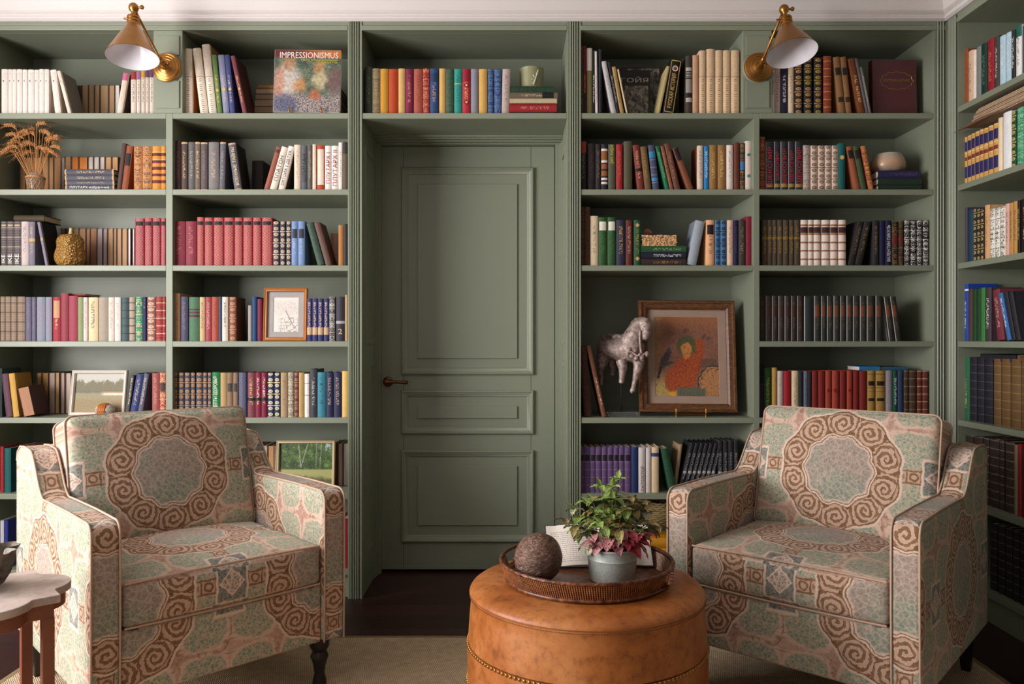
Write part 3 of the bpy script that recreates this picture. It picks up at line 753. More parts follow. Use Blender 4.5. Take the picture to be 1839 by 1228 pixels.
rows('C', 3, 1030, 360, 5.409, 622, '''
60-106 108-162 : 60 : 624428 : flo : tall brown ornamented volume : o=2c1c10
165-241 : 150 : dac8a8 : gly : cream hardback with vertical title : o=8c7858
242-328 331-413 : 162 : 326030 : gly : green hardback with white label : lab=205-290-d8d4c4 o=4c8048
416-506 : 190 : 34344c : gly : navy hardback with gold title : o=c0a068
509-576 : 192 : 6c2c24 : gly : wine brown hardback : o=c8a090
586-656 : 190 : 1e5c3a : gly : green hardback with gold arrows : o=b89848 dia=240,565''')
lying('C', 3, 1030, 360, 5.409, '''
657-1092 : 550-621 : 40302a : gly : brown book lying lowest in the stack : o=a07850
658-1090 : 487-548 : 24203c : gly : navy book lying with white title in the stack : o=f0ece8
658-1095 : 423-485 : 2c5e38 : gly : green book lying third in the stack : o=a0b080''', 622)
rows('C', 3, 1030, 360, 5.409, 622, '''
1096-1192+92 : 190 : a0aab4 : p : leaning shiny grey blue book : bd=7c8894
1290-1372 : 190 : e4ac7c : gly : peach hardback with black oval : lab=235-330-2a2020 o=4c3424
1376-1426 1429-1489 : 190 : 4a7cac : rng : sky blue volume with black ornament : o=14161c
1492-1553 : 192 : dcbca4 : gly : rose cream hardback : o=8c6c74
1557-1601 : 192 : 20204a : gly : midnight blue hardback : o=4c4c7c
1605-1673 : 192 : 4c423a : gly : dark brown hardback with pale edge : bd=d8c8b0 o=9c8c78
1676-1741 : 155 : 90203a : p : tall crimson hardback''')
rows('D', 3, 1355, 370, 5.409, 568, '''
76-128 130-176 178-222 225-277 280-336 340-386 389-446 : 135 : 544636 : gly : brown volume with gold numeral : o=a0843c bnd=300-322-8c7034
450-523 525-573 575-646 655-736 740-813 818-893 : 135 : e4ccc0 : p : white volume with brown bands : bnd=178-196-a86c48,205-262-4a2c2c,264-282-b07850,345-362-a06c4c,428-442-a06c4c,510-525-a06c4c
908-972+96 975-1046+96 : 145 : 2a2628 : gly : leaning black gold volume : o=8c7444
1150-1212 : 140 : 302c2e : gly : upright black gold volume : o=907848
1218-1271 1275-1331 : 140 : 1e1e46 : p : navy hardback with white letters : t=ВАЛЕНТИН_ПИКУЛЬ tc=e4e4ec
1336-1399 1402-1451 : 150 : 2c2020 : flo : black volume with red label : o=8c6c40 lab=290-380-7a2c24
1455-1513 1517-1573 1577-1631 1636-1696 : 138 : 161416 : flo : black volume with white arabesque : o=d8d4d0''')
# --- fourth shelf
rows('A', 4, 0, 510, 5.747, 600, '''
0-47 50-106 110-167 170-252 : 130 : a48e78 : pla : beige patterned volume : o=6c5c54
258-319 325-366 : 135 : 747086 : gly : grey violet cloth book : o=8c84a0
370-461 465-532 : 135 : 9498a8 : gly : blue grey cloth book with red lines : o=b08490
540-619 : 135 : b83c48 : gly : red book with gold label : lab=172-350-d0a078
622-700 : 95 : a84856 : p : tall worn raspberry book
702-798 : 122 : b04c5c : p : broad raspberry book
800-856 : 135 : 90a070 : p : light green book
858-901 : 138 : dcc8c2 : gly : slim pinkish white book : o=b08088
905-1006 : 138 : e4cca4 : gly : broad cream book with dark title : o=4c3c34
1010-1113 : 138 : aca08e : p : broad beige grey book
1116-1174 : 138 : e0cec0 : gly : rose white book : o=b8a090
1178-1241 : 138 : e8dcd0 : gly : ivory book : o=b0a498
1244-1326 : 140 : 4e6868 : bar : dark teal marbled book : o=34484c
1330-1389 : 138 : b8a290 : bar : greyish book with black bands : o=3c3434
1392-1469 : 135 : 1f9070 : flo : emerald book with gold frames : o=d0c090
1472-1509 : 135 : 2a2e5e : dot : narrow navy book : o=d8b070
1512-1601 : 138 : a06c5c : rng : rose brown ornamented volume : o=dcc0a8
1605-1676 1678-1707 : 130 : ac1e2c : bar : crimson volume with gold lines : o=e0b090''')
lying('A', 4, 0, 510, 5.747, '''690-880 : 98-120 : a04c40 : p : brick red book lying across the raspberry books''', 121, .06)
rows('B', 4, 300, 500, 5.409, 612, '''
65-122 : 145 : c8986c : gly : tall apricot hardback : o=9c7450
125-201 : 178 : 565670 : gly : slate blue hardback : o=8c7c84
208-313 : 182 : 507c5c : p : green hardback with maroon patches : bnd=295-310-5c3440,322-340-5c3440,352-375-5c3440
315-366 : 182 : ccac80 : gly : cream hardback with dark letters : o=6c5440
369-429 : 182 : b04c54 : gly : faded red hardback : o=e0b0a0
431-498 : 180 : b8543e : gly : brick orange hardback : o=8c3830
500-528 : 178 : 4a5274 : p : slim steel blue book
531-591 : 180 : d8ccbc : gly : white hardback with black title : o=4c4440
600-669 : 182 : 92583c : rng : ribbed brown leather volume : bd=6a402c o=c89878
1358-1406 1410-1461 1464-1514 1521-1569 : 195 : 3a3c78 : gly : royal blue volume with cream label : o=e0c898 bnd=475-548-c8a888
1572-1632 : 180 : 5c4a58 : flo : mottled grey book : o=c0c8b4
1639-1726 : 178 : 3c3a46 : p : charcoal book with numeral : bnd=412-440-a8a4ac t=2 tc=c8a880 tpos=.22
1729-1753 : 160 : c4a070 : p : narrow gold and black book : hd=100,201c1c''')
rows('B', 4, 300, 500, 5.409, 612, '''
785-820 : 262 : a8a098 : p : slim pale grey book beside the drawing
825-869 : 178 : 1a5084 : p : blue book beside the drawing
875-925 : 200 : 84183e : p : crimson book beside the drawing''', .06)
rows('D', 4, 1355, 510, 5.409, 545, '''
48-108 112-166 172-230 235-291 295-351 358-411 416-476 : 115 : 3c322e : gly : dark volume with brown label : lab=208-318-4a2c24 bd=8c8c84 o=6c5848 edge=1
485-579 : 118 : 2e3436 : p : broad charcoal volume : bd=a8a8a0 edge=1
582-645 650-701 707-766 771-831 836-891 897-956 961-1021 1028-1091 1095-1171 1180-1246 : 115 : 363834 : gly : charcoal volume with copper label : lab=208-318-7a4830 bd=a0a098 o=74644c edge=1
1312-1370~54 1377-1434~58 : 118 : 34342e : gly : leaning charcoal volume with copper label : lab=208-318-7a4830 bd=a8a8a0 edge=1 o=74644c''')
# --- fifth shelf
rows('A', 5, 0, 650, 5.747, 580, '''
0-18 : 65 : 3c4c4a : p : dark green book at the picture edge
58-126~52 : 118 : 745060 : p : leaning plum book
134-196~52 : 115 : d8a850 : p : leaning ochre yellow book : bd=b08434
244-366~72 : 245 : bc8c6c : pg : short leaning book with rosy page edges : bd=54302c
1290-1324+60 : 140 : 5c5450 : gly : leaning black and white thin book : o=e8e0d8
1328-1406+77 : 118 : 3a4c88 : gly : leaning blue book : o=d0b090
1410-1460+77 : 115 : 6a6a80 : gly : leaning slate grey book : o=d8c8a8
1565-1640 : 115 : b06058 : gly : faded red book : o=c89084
1642-1711 : 112 : b84848 : flo : red ornamented book with black label : o=e8c088 lab=215-305-4c3c34''')
rows('A', 5, 0, 650, 5.747, 580, '''
378-428 435-496 : 108 : b08448 : pg : ochre book in the back row
505-566 625-666 : 108 : bca498 : pg : pale book in the back row
570-611 : 105 : c09868 : pg : tan book in the back row
675-732 : 110 : ccb8a8 : pg : whitish book beside the meadow painting''', .185)
rows('B', 5, 300, 650, 5.409, 545, '''
68-102 : 105 : 5c4430 : rng : narrow bronze volume with gilt rings : o=c89858
106-163 167-223 228-273 278-343 346-389 393-431 : 105 : 4c4854 : rng : navy grey volume with gilt rings : o=b89068
433-513 : 100 : 228a46 : p : bright green hardback with white letters : t=РЕЦЕПТЫ_ЗДОРОВЬЯ tc=f0ece0
515-578 : 105 : ba9a6a : p : plain tan hardback beside the green one
580-636 640-685 : 105 : 94785e : p : brown hardback with grey title box : lab=208-290-4c4440
689-771 : 103 : 264680 : lat : blue hardback with gold lattice : o=c8b080
778-855 : 103 : 8e4850 : gly : dusty red volume with black numeral : o=d8b080 bnd=348-378-2a2420
857-911 914-969 : 103 : 942044 : gly : raspberry volume with black numeral : o=e8d0c0 bnd=348-378-2a2420
973-1036 1040-1096 : 108 : 2c3a60 : rng : navy volume with gold rings : o=e8d8b0
1100-1169 : 103 : b09672 : gly : beige hardback : o=8c7450
1172-1229 : 103 : 908470 : flo : grey ornamented hardback : o=d8ccb0
1232-1276 : 103 : 744038 : rng : wine brown hardback : o=b08070
1278-1332 : 103 : b8985c : p : plain yellow brown hardback
1335-1381 : 115 : e6dcd4 : p : white hardback with two rules : bnd=206-211-3c3838,322-327-3c3838
1386-1455 : 70 : 46484e : gly : tall charcoal hardback : o=b8b8b8
1458-1540 : 100 : 3a8ca0 : gly : teal blue hardback with crimson flowers : o=20303c
1543-1611 1615-1693 : 103 : 30345c : gly : dark blue volume with gold title : o=c8b080
1698-1758 : 90 : e0b868 : p : pale yellow hardback''')
rows('D', 5, 1355, 640, 5.409, 583, '''
42-90 : 75 : 3c2244 : p : purple book at the partition : hd=265,18141c
93-168 : 110 : 1e5022 : gly : green hardback : o=a09040
172-221 : 110 : b8904a : p : golden hardback
225-281 : 142 : c0b0a8 : gly : pale grey hardback : o=9c8c88
283-362 : 142 : aa2228 : p : scarlet hardback
364-433 : 142 : ccb896 : gly : cream hardback : o=8c7c5c
436-478 : 145 : 24262e : p : slim black hardback
480-521 : 145 : 6c7484 : gly : blue grey hardback : o=3c4048
523-556 : 145 : 282830 : p : narrow black hardback
559-620 622-690 832-896 963-1018 1022-1096 : 142 : 8c2824 : p : plain dark red volume
692-751 756-826 901-956 : 140 : ac4430 : p : orange red volume with red seal : seal=330
1100-1178 1182-1276 : 140 : aa8444 : p : golden volume with black emblems : bnd=170-176-3c2c18,305-309-3c2c18,340-344-3c2c18,555-560-3c2c18 lab=240-285-2c2014 lab2=405-435-2c2014
1280-1345 : 140 : 8c9098 : flo : grey ornamented hardback : o=a07c80
1347-1393 : 140 : 125840 : gly : dark green hardback with white title : o=e0ece0
1395-1450 : 140 : 34486e : p : steel blue hardback
1453-1501 1505-1580 : 138 : 4a3a2a : bar : dark brown banded volume : o=8c7048
1583-1632 1635-1691 : 140 : 702824 : bar : maroon banded volume : o=b89878''')
lying('D', 5, 1355, 640, 5.409, '''1020-1220 : 95-138 : 2a7cb0 : p : bright blue book lying across the dark red volumes''', 138, .07)
lying('D', 5, 1355, 640, 5.409, '''1250-1490 : 98-136 : 2c6484 : p : blue book lying across the steel blue hardback : bd=1c1818''', 136, .07)
rows('C', 5, 1030, 500, 4.723, 1165, '''
92-155~42 : 570 : 5e382c : flo : leaning dark brown ornamented album : o=3a2018
246-282~138 : 565 : 805038 : gly : steeply leaning thin brown book : o=e0c0a0''')
# --- sixth shelf
rows('C', 6, 1030, 770, 5.409, 615, '''
58-103 105-161 163-214 216-273 276-329 332-388 390-440 443-494 497-558 : 178 : 6c5484 : bar : violet ribbed volume with black emblem : o=8c6c94 lab=250-312-28202c
562-630 : 178 : 263c74 : p : dark blue hardback
632-700 705-753 : 182 : cec6c2 : p : white classic with black letters : t=Л.Н.ТОЛСТОЙ tc=141414 tpos=.3
758-831 : 178 : d8c09c : p : cream hardback with blue band : bnd=235-270-40488c
937-1012~92 : 185 : 2c6040 : flo : leaning green hardback : o=1e4430
965-1000+60 : 150 : a88e6e : p : thin leaning tan book : dy=.06
1012-1056+125 1060-1104+125 1108-1150+125 1154-1196+125 1200-1243+125 1247-1288+125 1292-1332+125 : 135 : 26262c : gly : leaning black series volume : o=9c9c9c lab=415-440-a8a8a4 dy=.05
1402-1452 1456-1502 1506-1556 1560-1602 : 122 : 2a2a2e : gly : upright black series volume : o=9c9c9c lab=415-440-a8a8a4 dy=.05''')
rows('A', 6, 0, 730, 2.466, 390, '''
0-15 : 178 : b4242c : p : red book beside the armchair
16-46 : 185 : 1c6c6c : p : teal book beside the armchair
80-110 112-140 142-168 172-198 : 170 : 6c3c28 : p : brown book half hidden by the armchair''')
rows('B', 6, 440, 770, 6.14, 620, '''
60-102 105-162 250-318 : 185 : c89460 : pg : tan book with page edges out
165-246 : 185 : b8ac9c : pg : pale book with page edges out
320-336 : 182 : e0ccb0 : pg : thin cream book beside the birch painting
985-1022 : 160 : 70381e : p : rust brown book beside the birch painting
1028-1078 : 160 : c8aa98 : pg : rosy book with page edges out
1084-1137 : 160 : c4b4ac : pg : lilac white book with page edges out''', .19)
# --- bottom shelf
rows('B', 7, 440, 770, 6.14, 1560, '''1000-1060 1064-1138 : 990 : b42c34 : p : red book beside the armchair arm''')
rows('A', 7, 0, 730, 2.466, 722, '''
0-16 : 505 : c8c4c8 : p : white book behind the armchair
18-34 : 505 : 2c3c9c : p : blue book behind the armchair''')
lying('C', 7, 1030, 770, 5.409, '''
700-960 : 1160-1250 : d09020 : p : yellow box book lying under the basket
700-960 : 1060-1158 : d89820 : p : bright yellow book lying under the basket''', 1250, .02)
lying('C', 7, 1030, 770, 5.409, '''
60-420 : 1100-1250 : 5c3424 : p : brown album lying behind the potted plant
70-420 : 960-1098 : 6c3c28 : p : russet album lying behind the potted plant''', 1250, .02)
# --- the side wall (columns run along Y)
rows('R', 1, 1690, 0, 3.51, 0, '''
133-163 : 325 : 9c4c20 : p : brown book nearest the corner
164-198 : 333 : ccac8c : gly : beige book with vertical title : o=7c6448
199-217 : 322 : dcd0c8 : p : narrow white book
219-246 : 305 : 80847e : p : grey book
247-283 : 287 : 103c34 : gly : dark green book : o=708c70
285-327 : 262 : a01c2c : gly : bright red book : o=d08060
330-360 : 240 : 4c4640 : gly : charcoal book with white title : o=d0c8c0
361-399 402-436 : 240,218 : a8c4d0 : gly : white and blue book : o=f0f0f0
438-463 : 200 : 30302c : gly : black book with white letters : o=e0e0e0
465-501 : 175 : d8d8d4 : gly : white and green book with black letters : hd=235,1a6c58 o=181818
505-560 : 170 : 4c4c58 : p : grey book at the picture edge''')
rows('R', 2, 1690, 0, 3.51, 0, '''
135-159 161-184 186-207 209-234 236-261 263-290 292-322 325-353 : 875,862,848,835,822,815,800,785 : c89850 : bar : blue and gold banded volume : o=e0c080 bnf=.10-.30-2a2c6c,.62-.86-2a2c6c,.42-.50-8c3c30
354-381 : 750 : dccaa8 : p : cream paperback
383-436 : 720 : e4e0dc : p : broad white book
438-468 : 712 : 1c5030 : rng : dark green ornamented book : o=c0a860
470-516 : 690 : 3c9068 : flo : light green ornamented book : o=8cc8a0
518-560 : 680 : a03038 : p : red book at the picture edge''')
rows('R', 3, 1690, 340, 3.51, 0, '''
138-161 : 120 : 4c4454 : p : plum book nearest the corner
163-198 : 135 : 20465c : p : petrol blue book
200-220 222-244 246-266 : 128 : 2c2824 : rng : dark gilt volume : o=b89c60
268-300 : 105 : d0a070 : gly : tan paperback : o=9c7448
302-331 333-363 365-398 : 128,122,115 : e0d8cc : flo : white and black arabesque volume : o=38322c
400-425 : 95 : d0a498 : gly : rosy paperback : o=8c4c4c
426-450 452-476 : 90,80 : bc8c4c : gly : caramel hardback with dark letters : o=4c3420
478-494 496-560 : 72,66 : 28201e : gly : black hardback : o=c0a870''')
rows('R', 4, 1690, 340, 3.51, 0, '''
133-165 : 600 : 1c4cac : gly : royal blue book nearest the corner : o=e0e8f0 bnd=630-640-e0e0e0
167-192 : 628 : 5e3c3c : p : brown red book
193-217 219-243 : 630 : 1c4c28 : p : green medical book with white letters : t=ЛЕКАРСТВЕННЫЕ_СРЕДСТВА tc=f0f0e8
244-271 : 622 : 3c803e : p : bright green book
273-309 : 622 : 4c3c42 : gly : aubergine book with white title : o=e8e0dc
346-393~32 : 635 : 803840 : gly : leaning rosy red book : o=c8a0a0
412-438~60 : 645 : 3a70b0 : gly : leaning blue and white book : o=f0f0f0
441-466~55 470-498~55 : 640 : 2c2a32 : p : leaning black book''')
rows('R', 5, 1690, 620, 3.51, 0, '''
137-172 : 72 : 2c6c48 : gly : green book with gold letters : o=c0a858
174-218 221-265 268-319 : 76 : 24222c : bar : black tall volume : o=4c4850
323-371 373-430 433-495 497-560 : 85 : 705432 : bar : olive brown tall volume : o=8c7040''')
rows('R', 6, 1690, 620, 3.51, 0, '''
140-195 198-256 260-296 298-358 361-392 395-455 : 565,572,578,585,592,600 : 3c2e28 : bar : dark brown volume with pale lines : o=8c8070
457-478 : 625 : 94846a : p : narrow grey brown book
480-502 : 622 : ac2c2c : p : red book
504-560 : 650 : 3c4848 : p : dark slate book''')
rows('R', 7, 1690, 880, 3.51, 0, '''
300-345 348-395 398-440 443-485 488-560 : 200,212,225,240,255 : 221c1e : bar : black brown volume with silver lines : o=6c6460''')

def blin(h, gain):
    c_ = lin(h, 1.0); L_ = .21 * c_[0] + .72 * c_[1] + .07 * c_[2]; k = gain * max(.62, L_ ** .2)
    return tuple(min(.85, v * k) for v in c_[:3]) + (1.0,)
def book_mesh(mb, mp, b, M):
    """cover goes to mb, page block to mp; local frame: X thickness, Y depth (0 = spine), Z height"""
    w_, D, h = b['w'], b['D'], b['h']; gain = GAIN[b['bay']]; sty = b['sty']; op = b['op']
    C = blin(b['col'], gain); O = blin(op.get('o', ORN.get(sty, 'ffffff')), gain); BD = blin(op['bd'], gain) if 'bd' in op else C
    if sty == 'pg':
        BD = blin(op.get('bd', '7c6450'), gain)
        t = min(.0015, w_ * .08)
        for x0, x1 in ((-w_ / 2, -w_ / 2 + t), (w_ / 2 - t, w_ / 2)): mb.box(x0, x1, 0, D, 0, h, 0, BD, M=M)
        mb.box(-w_ / 2, w_ / 2, D - t, D, 0, h, 0, BD, M=M)
        mp.box(-w_ / 2 + t, w_ / 2 - t, .003, D - t, .0015, h - .003, len(STY), C, M=M)
        return
    t = min(.0028, w_ * .12); a = min(.16 * w_, .006); mi = STY.index(sty)
    n = 6
    arc = []
    for s_ in (-1, -.82, -.5, -.17, .17, .5, 1) if 'edge' in op else (-1, -.8, -.45, 0, .45, .8, 1):
        arc.append((s_ * w_ / 2 * .985, a * (s_ * s_)))
    g_ = .0012
    outer = [(-w_ / 2, D), (-w_ / 2, a + .012), (-w_ / 2 + g_, a + .007), (-w_ / 2, a + .002)] + arc + [(w_ / 2, a + .002), (w_ / 2 - g_, a + .007), (w_ / 2, a + .012), (w_ / 2, D)]
    inner = [(-w_ / 2 + t, D), (-w_ / 2 + t, a + .012), (-w_ / 2 + t, a + .009), (-w_ / 2 + t, a + .006)] + [(x * (1 - 2 * t / w_), y + t * 1.2) for x, y in arc] + [(w_ / 2 - t, a + .006), (w_ / 2 - t, a + .009), (w_ / 2 - t, a + .012), (w_ / 2 - t, D)]
    k = len(outer)
    # bands on the spine: fractions of the height
    B = []
    def fr(v): return max(0.0, min(1.0, (b['vbp'] - (b['oy'] + v / b['s'])) / max(1e-6, b['vbp'] - b['vtp'])))
    def hf(v): return max(0.0, min(1.0, ((b['oy'] * 0 + b['ox_'] + v / b['s']) - b['u0']) / (b['u1'] - b['u0'])))
    lie = b['lie']
    if not lie:
        if 'hd' in op: v, c_ = op['hd'].split(','); B.append((fr(float(v)), 1.0, c_, 1))
    for e in filter(None, op.get('bnd', '').split(',')):
        v0, v1, c_ = e.split('-')
        if lie: B.append((.68, .92, c_, 1))
        else: B.append((fr(float(v1)), fr(float(v0)), c_, 1))
    for e in filter(None, op.get('bnf', '').split(',')):
        f0, f1, c_ = e.split('-'); B.append((1 - float(f1), 1 - float(f0), c_, 1))
    if 'cap' in op: B += [(0, .03, 'c8a880', 1), (.965, 1, 'c8a880', 1)]
    for kx in ('lab', 'lab2'):
        if kx in op:
            v0, v1, c_ = op[kx].split('-')
            B.append((fr(float(v1)), fr(float(v0)), c_, .8))
    cuts = sorted(set([0.0, 1.0] + [round(x, 4) for e in B for x in e[:2] if 0 < x < 1]))
    def colat(f):
        c_ = None
        for (f0, f1, h_, wd) in B:
            if f0 - 1e-5 <= f <= f1 + 1e-5: c_ = (blin(h_, gain), wd)
        return c_
    sp0, sp1 = 4, 4 + n      # spine segment indices
    # boards and hinges
    for i in range(k - 1):
        if sp0 <= i < sp1: continue
        (x0, y0), (x1, y1) = outer[i], outer[i + 1]
        cc = BD if (i == 0 or i == k - 2) else C
        mb.add([(x0, y0, 0), (x1, y1, 0), (x1, y1, h), (x0, y0, h)], [(0, 1, 2, 3)], 0, cc, M=M)
    for f0, f1 in zip(cuts[:-1], cuts[1:]):
        cb = colat((f0 + f1) / 2)
        for i in range(sp0, sp1):
            (x0, y0), (x1, y1) = outer[i], outer[i + 1]
            c_, m_, o_ = (C, mi, O) if not (i == sp0 and 'edge' in op) else (BD, 0, BD)
            if cb and not (i == sp0 and 'edge' in op) and (cb[1] == 1 or (i not in (sp0, sp1 - 1))): c_, m_, o_ = cb[0], 0, cb[0]
            ux0, ux1 = 2 * x0 / w_, 2 * x1 / w_; z0, z1 = f0 * h, f1 * h
            mb.add([(x0, y0, z0), (x1, y1, z0), (x1, y1, z1), (x0, y0, z1)], [(0, 1, 2, 3)], m_, c_, o_, [[(ux0, z0), (ux1, z0), (ux1, z1), (ux0, z1)]], M=M)
    # inside faces, top and bottom rims, fore edges
    for i in range(k - 1):
        (x0, y0), (x1, y1) = inner[i], inner[i + 1]
        mb.add([(x1, y1, 0), (x0, y0, 0), (x0, y0, h), (x1, y1, h)], [(0, 1, 2, 3)], 0, BD, M=M)
        for z in (0, h):
            mb.add([(*outer[i], z), (*outer[i + 1], z), (*inner[i + 1], z), (*inner[i], z)], [(0, 1, 2, 3)], 0, BD, M=M)
    for i in (0, k - 1):
        mb.add([(*outer[i], 0), (*inner[i], 0), (*inner[i], h), (*outer[i], h)], [(0, 1, 2, 3)], 0, BD, M=M)
    if 'dia' in op or 'seal' in op or 'flw' in op:
        kd = 'dia' if 'dia' in op else 'seal' if 'seal' in op else 'flw'
        for v in op[kd].split(','):
            zc = fr(float(v)) * h; r_ = w_ * (.34 if kd != 'seal' else .30); ng = 4 if kd == 'dia' else 14
            c_ = {'dia': '8c1428', 'seal': 'd0b070', 'flw': '2c8c84'}[kd]
            if b['desc'].startswith('orange red volume'): c_ = '8c2420'
            if 'arrows' in b['desc']: c_ = 'b89848'
            pts = [(r_ * math.sin(2 * PI * j / ng) * (1 if kd != 'flw' or j % 2 else .5), -.0006, zc + r_ * math.cos(2 * PI * j / ng) * (1 if kd != 'flw' or j % 2 else .5)) for j in range(ng)]
            mb.add(pts, [tuple(range(ng))], 0, blin(c_, gain), M=M)
            if kd == 'dia': mb.add([(p[0] * .5, -.0009, zc + (p[2] - zc) * .5) for p in pts], [tuple(range(ng))], 0, blin('e0b090', gain), M=M)
    if 'frm' in op:
        for (x0, x1, z0, z1) in ((-.42, .42, .03, .042), (-.42, .42, .955, .967), (-.42, -.38, .03, .967), (.38, .42, .03, .967)):
            mb.add([(x0 * w_, -.0008, z0 * h), (x1 * w_, -.0008, z0 * h), (x1 * w_, -.0008, z1 * h), (x0 * w_, -.0008, z1 * h)], [(0, 1, 2, 3)], 0, blin('d8b060', gain), M=M)
        mb.add([(w_ * .26 * math.cos(j * PI / 8), -.0008, h * .82 + w_ * .26 * math.sin(j * PI / 8)) for j in range(16)], [tuple(range(16))], 0, blin('d8d0c4', gain), M=M)
        mb.add([(w_ * .18 * math.cos(j * PI / 8), -.0011, h * .82 + w_ * .18 * math.sin(j * PI / 8)) for j in range(16)], [tuple(range(16))], 0, blin('a04434', gain), M=M)
    mp.box(-w_ / 2 + t, w_ / 2 - t, a + t * 1.3 + .001, D - .004, .003, h - .0035, len(STY), blin('d8c8ac', gain), M=M)

def text_mesh(s, parent, mat, fit_l, fit_h, M, name='title', squash=None):
    """lettering as a thin mesh; local X is the reading direction, Y up; scaled into fit_l x fit_h"""
    cu = bpy.data.curves.new(name, 'FONT'); cu.body = s; cu.align_x = 'CENTER'; cu.align_y = 'CENTER'; cu.size = 1.0; cu.resolution_u = 2
    o = bpy.data.objects.new(name, cu); COL.objects.link(o)
    bpy.context.view_layer.update()
    dg = bpy.context.evaluated_depsgraph_get(); me = bpy.data.meshes.new_from_object(o.evaluated_get(dg)); bpy.data.objects.remove(o)
    if not len(me.vertices): return None
    xs = [v.co.x for v in me.vertices]; ys = [v.co.y for v in me.vertices]
    cx, cy = (min(xs) + max(xs)) / 2, (min(ys) + max(ys)) / 2; lx, ly = max(xs) - min(xs), max(ys) - min(ys)
    sx, sy = fit_l / lx, fit_h / ly
    if squash is None: sx = min(sx, sy * 1.25); sy = min(sy, sx * 1.6)
    me.transform(Matrix.Diagonal((sx, sy, 1, 1)) @ Matrix.Translation((-cx, -cy, 0)))
    me.transform(M)
    me.materials.clear(); me.materials.append(mat)
    t = bpy.data.objects.new(name, me); COL.objects.link(t); t.parent = parent
    return t
TM = {}
def tmat(h, gain=1.0):
    k = h + str(gain)
    if k not in TM:
        g = G('lettering_' + ['ivory', 'gold', 'ink', 'red', 'yellow', 'grey'][len(TM) % 6]); TM[k] = g.out(lin(h, gain), 0.6)
    return TM[k]

# --- place every book
zstack = {}
for b in BOOKS:
    row, sid = b['row'], b['bay'] == 'R'
    b['ox_'] = b['u0']
    zs = SH[row - 1]
    if b['lie']:
        Y = YF + b['dy']; b['h'] = (b['u1'] - b['u0']) * Y / F; b['w'] = (b['vb'] - b['vt']) * Y / F - .0006
        k = (b['bay'], row, b['dy'])
        if b['first']: z = zs + .0004 if abs(PZ(b['vb'], Y) - zs) < .045 else PZ(b['vb'], Y)
        else: z = zstack[k]
        zstack[k] = z + b['w'] + .0006
        b['D'] = .135; b['area'] = (b['u1'] - b['u0']) * (b['vb'] - b['vt']) + 300
        x = PX((b['u0'] + b['u1']) / 2, Y)
        b['M'] = Matrix.Translation((x, Y, z)); b['R'] = Matrix(((0, 0, 1, 0), (0, 1, 0, 0), (-1, 0, 0, 0), (0, 0, 0, 1)))   # height axis to +X
        b['R'] = Matrix.Translation((0, 0, b['w'] / 2)) @ b['R'] @ Matrix.Translation((0, 0, -b['h'] / 2))
        b['vbp'], b['vtp'] = 1, 0
        continue
    if sid:
        XS = XR + .03
        def yy(px): return XS * F / (px - CX)
        y0, y1 = yy(b['u0']), yy(b['u1'])
        b['w'] = abs(y0 - y1) * .97; ztop = PZ(b['vt'], y0); b['h'] = max(.12, ztop - zs); b['D'] = .13
        lean_m = b['lean'] * ((y0 + y1) / 2) ** 2 / (XS * F)
        th = math.atan2(lean_m, b['h'])
        b['M'] = Matrix.Translation((XS, (y0 + y1) / 2, zs + .0004 + b['w'] / 2 * abs(math.sin(th)))) @ Matrix.Rotation(-PI / 2, 4, 'Z') @ Matrix.Rotation(th, 4, 'Y')
        b['R'] = Matrix.Identity(4)
        yb = (y0 + y1) / 2; b['vbp'] = CY - (zs - H) * F / yb; b['vtp'] = CY - (zs + b['h'] - H) * F / yb
        b['area'] = (b['u1'] - b['u0']) * (b['vbp'] - b['vtp']) * (.5 if row >= 6 else 1)
        continue
    Y = YF + b['dy']; k = Y / F
    wpx = b['u1'] - b['u0']; hz = PZ(b['vt'], Y) - zs; lean = b['lean'] * k
    th = math.atan2(lean, hz); c_ = math.cos(th)
    b['w'] = wpx * k * c_ * .985; b['h'] = max(.05, (hz - b['w'] * abs(math.sin(th))) / c_); b['D'] = min(.15, max(.115, b['h'] * .64)) if b['dy'] < .1 else min(.14, YB - Y - .008)
    xc = PX((b['u0'] + b['u1']) / 2, Y)
    px = xc + (-1 if th < 0 else 1) * b['w'] / 2 * (c_ ** -1 if th else 1)
    if abs(th) > .02:
        sg = -1 if th < 0 else 1
        pv = Matrix.Translation((xc + sg * wpx * k / 2, Y, zs + .0004)); b['M'] = pv @ Matrix.Rotation(th, 4, 'Y') @ Matrix.Translation((-sg * b['w'] / 2, 0, 0))
    else: b['M'] = Matrix.Translation((xc, Y, zs + .0004)) @ Matrix.Rotation(th, 4, 'Y')
    b['R'] = Matrix.Identity(4)
    b['vbp'], b['vtp'] = CY - (zs - H) / k, CY - (zs + b['h'] * c_ - H) / k
    vis = 1.0
    if b['dy'] > .1 and row > 1: vis = .45 if row in (2, 3) else .7
    if b['row'] >= 6 and b['bay'] in 'AB': vis *= .5
    b['area'] = wpx * (b['vbp'] - b['vtp']) * vis
# neighbours on a shelf must not run into each other: side by side, upright ones are trimmed to the gap
order = sorted(BOOKS, key=lambda b: -b['area'])
NIND = 312
for i, b in enumerate(order): b['solo'] = i < NIND
